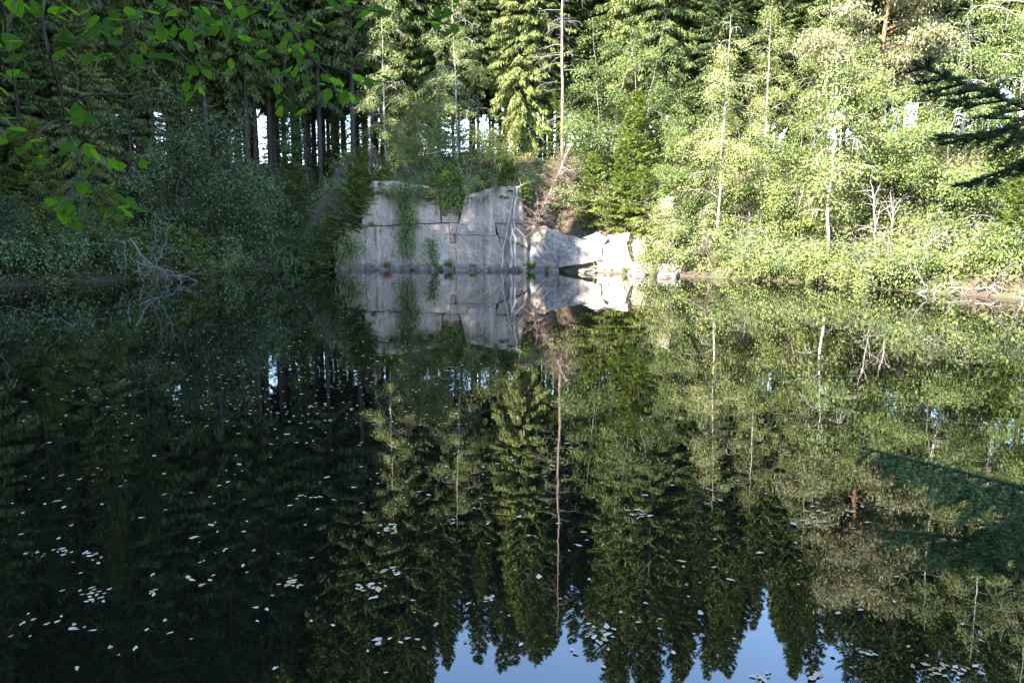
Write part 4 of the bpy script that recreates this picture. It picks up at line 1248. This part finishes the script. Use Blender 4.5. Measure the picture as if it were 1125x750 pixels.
# limbs from the trunk to above the frame
limb([(-3.2, 1.1, 3.3), (-2.4, 1.7, 3.75), (-1.6, 2.3, 3.7), at(90, -60, 2.6)], 0.04, 0.012)
limb([(-3.15, 1.15, 3.7), (-2.0, 2.0, 4.2), (-1.3, 2.5, 3.75), at(300, -50, 2.8)], 0.04, 0.012)
limb([(-3.1, 1.2, 4.2), (-1.8, 2.0, 4.4), (-0.6, 2.7, 3.9), at(470, -45, 2.9)], 0.035, 0.008)
TW = [
    ([(90, -60), (42, -5), (52, 55), (68, 105), (72, 140), (84, 165), (92, 200)], 2.6, 0.007),
    ([(68, 118), (92, 104), (130, 103), (150, 104)], 2.6, 0.004),
    ([(72, 140), (60, 130), (45, 145), (20, 160)], 2.6, 0.004),
    ([(90, 190), (75, 215), (60, 232)], 2.55, 0.0035),
    ([(92, 200), (112, 215), (130, 232)], 2.6, 0.0035),
    ([(84, 165), (110, 135), (140, 130)], 2.6, 0.003),
    ([(90, -60), (150, -10), (172, 28), (200, 62), (218, 75)], 2.7, 0.006),
    ([(172, 15), (150, 40), (125, 62)], 2.7, 0.004),
    ([(300, -50), (205, -3), (235, 25), (262, 45), (290, 75)], 2.75, 0.006),
    ([(205, -3), (240, 5), (300, 12), (330, 20)], 2.75, 0.005),
    ([(300, -50), (300, -5), (318, 30), (345, 68), (360, 82), (372, 105), (385, 106)], 2.8, 0.006),
    ([(345, 68), (380, 78), (405, 88), (430, 92)], 2.8, 0.004),
    ([(318, 30), (315, 60), (308, 100)], 2.8, 0.004),
    ([(330, -40), (360, -10), (400, 12), (425, 14)], 2.75, 0.004),
    ([(470, -45), (460, -5), (475, 15), (490, 30)], 2.9, 0.004),
    ([(470, -45), (500, -5), (505, 8)], 2.9, 0.003),
    ([(90, -60), (20, -10), (5, 30), (15, 90), (25, 150)], 2.55, 0.004),
    ([(90, -60), (110, 0), (112, 30), (118, 60)], 2.65, 0.005),
]
for px, Y, r in TW:
    limb([at(u, v, Y + 0.12 * math.sin(i * 1.7 + u * 0.02)) for i, (u, v) in enumerate(px)], r, 0.002)
tm = BT.mesh('trunk'); tm.materials.append(M['twig']); link('trunk', tm, beech)
CL = [  # leaf clusters: u, v, count, spread u, spread v, size px, depth
    (8, 28, 4, 12, 16, 27), (58, 18, 5, 18, 12, 26), (72, 45, 4, 12, 12, 26), (108, 22, 6, 18, 12, 24), (128, 38, 5, 14, 12, 24), (118, 64, 6, 18, 12, 24),
    (165, 38, 4, 10, 10, 20), (188, 22, 7, 20, 12, 22), (212, 42, 7, 16, 14, 22), (178, 62, 4, 12, 6, 20), (215, 92, 6, 10, 12, 20), (238, 18, 6, 16, 12, 22),
    (262, 14, 6, 18, 10, 22), (268, 42, 5, 14, 10, 20), (288, 62, 4, 10, 10, 20), (304, 22, 5, 14, 12, 20), (322, 44, 6, 14, 10, 20), (342, 60, 4, 10, 10, 18),
    (318, 78, 5, 12, 8, 18), (308, 106, 5, 10, 10, 18), (346, 98, 6, 10, 10, 18), (345, 28, 4, 14, 8, 18), (372, 4, 4, 14, 6, 20), (397, 22, 2, 6, 6, 22),
    (414, 14, 3, 12, 6, 22), (380, 106, 4, 10, 6, 20), (402, 90, 3, 10, 6, 20), (418, 92, 3, 10, 6, 20), (362, 84, 3, 10, 6, 18), (478, 22, 3, 8, 6, 18), (490, 34, 4, 9, 7, 18), (500, 5, 2, 4, 4, 16),
    (18, 152, 5, 14, 8, 28), (6, 136, 2, 8, 8, 26), (32, 162, 3, 8, 6, 24), (78, 162, 4, 10, 10, 24), (92, 130, 3, 12, 6, 24), (100, 178, 5, 10, 12, 22),
    (128, 186, 2, 6, 6, 20), (160, 184, 1, 3, 3, 20), (62, 230, 5, 12, 8, 20), (80, 242, 5, 10, 10, 20), (52, 268, 1, 2, 2, 18), (122, 232, 4, 8, 6, 20), (142, 230, 4, 8, 8, 20), (48, 178, 2, 6, 4, 22), (92, 202, 3, 8, 6, 22),
    (10, 85, 3, 10, 18, 26), (236, 75, 3, 12, 8, 20), (20, 8, 3, 14, 6, 28), (150, 12, 4, 14, 8, 22),
]
RL = random.Random(99)
for (u, v, n, su, sv, size) in CL:
    Yc = 2.7 if u > 180 else 2.6
    for k in range(n + (n + 1) // 4):
        uu, vv = RL.gauss(u, su * 0.75), RL.gauss(v, sv * 0.75)
        P = at(uu, vv, Yc + RL.gauss(0, 0.10))
        # stalk side nearest twig
        best = min((q for L_ in beech_limbs for q in L_), key=lambda q: (q[0] - P.x) ** 2 + (q[1] - P.y) ** 2 + (q[2] - P.z) ** 2)
        d = Vector((P.x - best[0], P.y - best[1], P.z - best[2]))
        d = (d.normalized() if d.length > 1e-4 else Vector((1, 0, 0))) + Vector((RL.gauss(0, 0.5), RL.gauss(0, 0.4), RL.gauss(-0.15, 0.3)))
        L = 0.82 * size * Yc / FPX * RL.uniform(0.8, 1.2)
        o = link('leaf', RL.choice(LEAVES), beech)
        nrm = Vector((RL.gauss(0, 0.45), RL.gauss(-0.45, 0.4), 1.0))
        xax = d.normalized(); yax = nrm.cross(xax).normalized(); zax = xax.cross(yax)
        mw = Matrix((xax, yax, zax)).transposed().to_4x4()
        o.matrix_local = Matrix.Translation(P - xax * L * 0.5 - beech.location) @ mw @ Matrix.Scale(L, 4)

# ------------------------------------------------------------------ near spruce on the right with two tiers of boughs
near = tag(empty('near_spruce', (3.5, 3.4, gz(3.5, 3.4))), 'near dark spruce whose boughs reach in at the right edge', 'tree')
n0 = np.array(near.location)
NT = Tubes()
NT.add(np.array([(3.5, 3.4, -0.2), (3.5, 3.42, 2), (3.52, 3.4, 4.5), (3.5, 3.4, 7.5)]) - np.array([0, 0, 0]) - n0 * np.array([1, 1, 0]) - np.array([0, 0, n0[2]]), [0.14, 0.12, 0.08, 0.02], 9)
tm = NT.mesh('trunk'); tm.materials.append(M['spruce_bark']); link('trunk', tm, near)

def bough(pts, seed, twig_len, n_tw, need=0.021, down=0.5, r0=0.012, dens=1150, up_share=0.0, label=None):
    """one bough with side twigs, set with single needles"""
    rng = np.random.default_rng(seed)
    P = np.array([tuple(p) for p in pts])
    t = np.linspace(0, 1, (len(P) - 1) * 5 + 1)
    Q = np.column_stack([np.interp(t, np.linspace(0, 1, len(P)), P[:, i]) for i in range(3)])
    for _ in range(3): Q[1:-1] = 0.25 * Q[:-2] + 0.5 * Q[1:-1] + 0.25 * Q[2:]
    T = Tubes(); T.add(Q - n0, np.linspace(r0, 0.003, len(Q)), 6)
    tw = [Q[int(len(Q) * 0.35):]]
    for i in range(n_tw):
        f = 0.25 + 0.72 * (i + rng.uniform(0, 1)) / n_tw
        pp, dd = along(Q, [f])
        side = np.cross(dd[0], [0, 0, 1.0]); side /= np.linalg.norm(side)
        sg = 1 if i % 2 else -1
        dn = -down * rng.uniform(0.5, 1.3) if rng.uniform() > up_share else 0.6
        d = side * sg * rng.uniform(0.5, 1.0) + dd[0] * rng.uniform(0.6, 1.0) + np.array([0, 0, dn])
        L = twig_len * rng.uniform(0.6, 1.15) * (1.12 - 1.0 * f)
        B = curve_pts(pp[0], d, L, 6, 0.25 * down, rng, 0.05)
        T.add(B - n0, np.linspace(0.0045, 0.0018, 7), 4)
        tw.append(B)
        for j in range(int(3 + L * 17)):
            p2, d2 = along(B, [rng.uniform(0.15, 0.92)])
            s2 = np.cross(d2[0], rng.normal(0, 0.4, 3) + np.array([0, 0, 1.0])); s2 /= np.linalg.norm(s2)
            dd2 = s2 * rng.choice([-1, 1]) * 0.8 + d2[0] * 0.8 + np.array([0, 0, -0.35 * down])
            B2 = curve_pts(p2[0], dd2, L * rng.uniform(0.2, 0.5), 4, 0.2 * down, rng, 0.05)
            T.add(B2 - n0, np.linspace(0.0028, 0.0012, 5), 3)
            tw.append(B2)
    Cs = []; As = []
    for B in tw:
        L = np.linalg.norm(np.diff(B, axis=0), axis=1).sum()
        n = max(8, int(L * dens))
        pp, dd = along(B, rng.uniform(0, 1, n))
        rad = unit(np.cross(dd, rng.normal(0, 1, (n, 3))))
        rad[:, 2] = np.abs(rad[:, 2]) * 0.7 + rad[:, 2] * 0.3
        A = unit(rad + dd * 0.75)
        l = need * rng.uniform(0.75, 1.2, n)
        Cs.append(pp + A * l[:, None] / 2); As.append(A * l[:, None])
    C = np.concatenate(Cs); A = np.concatenate(As)
    V, F = blades(C - n0, A, rng.normal(0, 1, C.shape), np.linalg.norm(A, axis=1), 0.0040)
    bo = link('bough', T.mesh('bough'), near, M['twig'])
    if label: bo['label'] = label
    link('needles', np_mesh('needles', V, F), bo, M['fir_near'])

TR = lambda z: Vector((3.5, 3.4, z))
bough([TR(2.55), at(1230, 160, 3.1), at(1120, 116, 3.0), at(1060, 92, 2.95), at(1004, 71, 2.9)], 1, 0.32, 22, down=0.3, dens=750, up_share=0.12, label='upper bough with upright side shoots')
bough([TR(2.45), at(1230, 130, 3.25), at(1125, 135, 3.15), at(1075, 150, 3.1), at(1030, 150, 3.05)], 2, 0.32, 20, down=0.25, dens=800)
bough([TR(2.3), at(1230, 150, 3.3), at(1150, 168, 3.2), at(1100, 190, 3.15), at(1050, 205, 3.1)], 3, 0.28, 12, down=0.35, dens=800)
bough([TR(1.5), at(1250, 560, 3.05), at(1130, 537, 3.0), at(1040, 514, 2.95), at(946, 492, 2.9)], 4, 0.46, 30, down=0.75, label='lower bough with long hanging twigs')
bough([TR(1.4), at(1250, 610, 3.1), at(1130, 598, 3.05), at(1050, 590, 3.0), at(962, 582, 2.95)], 5, 0.42, 28, down=0.75)
bough([TR(1.45), at(1250, 560, 2.8), at(1150, 560, 2.8), at(1100, 575, 2.8), at(1060, 610, 2.8)], 6, 0.42, 26, down=0.8)

# ------------------------------------------------------------------ fallen leaves afloat
def float_leaf_mesh(seed):
    rs_ = random.Random(seed)
    k = 9
    V = [(0, 0, 0.03)]; F = []
    for i in range(k):
        a = i * 2 * math.pi / k
        r = (0.5 + 0.09 * rs_.uniform(-1, 1)) * (1.0 if i else 1.35)
        V.append((r * math.cos(a), rs_.uniform(0.5, 0.68) * r * math.sin(a), 0.02 + rs_.uniform(0, 0.22)))
    for i in range(k):
        F.append((0, 1 + i, 1 + (i + 1) % k))
    me = bpy.data.meshes.new('floating_leaf'); me.from_pydata(V, [], F)
    return me
def float_mat():
    m, nt, b = new_mat('fallen_leaf')
    oi = nt.nodes.new('ShaderNodeObjectInfo'); geo = nt.nodes.new('ShaderNodeNewGeometry')
    f = mathn(nt, 'FRACT', mathn(nt, 'ADD', oi.outputs['Random'], geo.outputs['Random Per Island']))
    c = ramp(nt, f, [(0.0, (0.26, 0.205, 0.135)), (0.45, (0.38, 0.31, 0.215)), (0.7, (0.32, 0.24, 0.11)), (0.86, (0.24, 0.18, 0.04)), (0.95, (0.25, 0.12, 0.05))])
    nt.links.new(c, b.inputs['Base Color'])
    b.inputs['Roughness'].default_value = 0.6
    b.inputs['Specular IOR Level'].default_value = 0.3
    return m
M['float'] = float_mat()
FL = [float_leaf_mesh(i) for i in range(5)]
for me in FL: me.materials.append(M['float'])
RF = random.Random(41)
CLUST = [  # u, v, count, spread u, spread v, label
    (80, 608, 16, 28, 3.5, 'pale leaf in the long drifting row over the dark water at the left'),
    (100, 655, 15, 12, 7, 'pale leaf in the cluster below the long drifting row'),
    (170, 650, 5, 7, 3, 'pale leaf in the little group right of the cluster below the drifting row'),
    (320, 641, 9, 12, 4, 'pale leaf in the group at the middle of the shaded water'),
    (408, 645, 12, 14, 3, 'pale leaf in the flat row left of the bare pine reflection'),
    (430, 628, 7, 9, 3, 'pale leaf in the small group above the flat row'),
    (345, 547, 8, 14, 2, 'pale leaf in the narrow streak beneath the reflected sky slits'),
    (429, 580, 8, 9, 2.5, 'pale leaf in the patch over the reflected yellow-green trees'),
    (703, 564, 9, 8, 3, 'pale leaf in the tight patch over the reflected spruce boughs'),
    (658, 695, 16, 12, 6, 'leaf in the wide raft over the reflected blue sky edge'),
    (835, 742, 10, 12, 6, 'leaf in the raft cut by the lower edge of the water'),
    (955, 717, 4, 5, 2, 'leaf in the lone knot on the reflected blue sky at the right'),
    (900, 568, 18, 24, 9, 'pale leaf in the loose drift left of the lower spruce bough'),
    (895, 742, 5, 9, 3, 'leaf right of the raft at the lower edge'),
    (535, 659, 4, 4, 2, 'pale leaf in the knot right of the flat row'),
    (1040, 738, 16, 26, 6, 'pale leaf drifting below the lower spruce bough'),
    (205, 636, 3, 4, 2, 'single pale leaf right of the drifting row'),
    (500, 520, 6, 18, 6, 'pale leaf over the reflected yellowing tree'),
    (618, 500, 6, 30, 14, 'pale leaf beside the reflected dead pine'),
    (60, 690, 9, 40, 14, 'stray leaf on the darkest water low at the left'),
    (250, 600, 14, 70, 40, 'stray leaf scattered over the shaded middle water'),
    (440, 690, 12, 60, 24, 'stray leaf near the reflected spruce tops'),
    (740, 640, 12, 70, 36, 'stray leaf over the reflected sunlit trees'),
    (600, 560, 12, 60, 40, 'stray leaf between the reflected pine and the flat row'),
    (330, 490, 14, 70, 24, 'stray leaf around the reflected sky slits'),
    (80, 520, 14, 70, 30, 'stray leaf on the black water at the left'),
]
taken = []
def float_ok(p, r):
    return all((p.x - q[0]) ** 2 + (p.y - q[1]) ** 2 > (0.62 * (r + q[2])) ** 2 for q in taken)
for (u, v, n, su, sv, lab) in CLUST:
    for k in range(n):
        for tr in range(12):
            p = on_water(RF.gauss(u, su * 0.7), RF.gauss(v, sv * 0.75), 0.004)
            sz = RF.choice([0.016, 0.02, 0.024, 0.028, 0.036]) * RF.uniform(0.85, 1.15) * (1.0 + 0.07 * p.y)
            if float_ok(p, sz * 0.55) and p.y > 2.6: break
        taken.append((p.x, p.y, sz * 0.55))
        o = link('floating_leaf', RF.choice(FL))
        o.location = p; o.scale = (sz, sz, sz * 0.6)
        o.rotation_euler = (0, 0, RF.uniform(0, 6.28))
        tag(o, lab, 'leaf', 'fallen leaves afloat: ' + lab[:40])
# the far scatter: specks past counting
Vs = []; Fs = []; nb_ = 0
for k in range(850):
    r = RF.random()
    if r < 0.7: u, v = RF.gauss(310, 170), RF.uniform(335, 470)
    elif r < 0.85: u, v = RF.uniform(0, 1000), RF.uniform(400, 560)
    else: u, v = RF.uniform(0, 1120), RF.uniform(520, 745)
    p = on_water(u, v, 0.004)
    if shore_dist(np.array([p.x]), np.array([p.y]))[0] > -0.2: continue
    src = RF.choice(FL)
    sz = RF.uniform(0.012, 0.028) * (1.0 + 0.08 * p.y)
    a = RF.uniform(0, 6.28)
    mat_ = Matrix.Translation(p) @ Matrix.Rotation(a, 4, 'Z') @ Matrix.Diagonal((sz, sz, sz * 0.6, 1))
    Vs += [tuple(mat_ @ vv.co) for vv in src.vertices]
    Fs += [tuple(i + nb_ for i in pl.vertices) for pl in src.polygons]
    nb_ += len(src.vertices)
me = bpy.data.meshes.new('leaf_scatter'); me.from_pydata(Vs, [], Fs)
tag(link('leaf_scatter', me, None, M['float']), 'fine scatter of tiny fallen leaves across the dark water', kind='stuff')
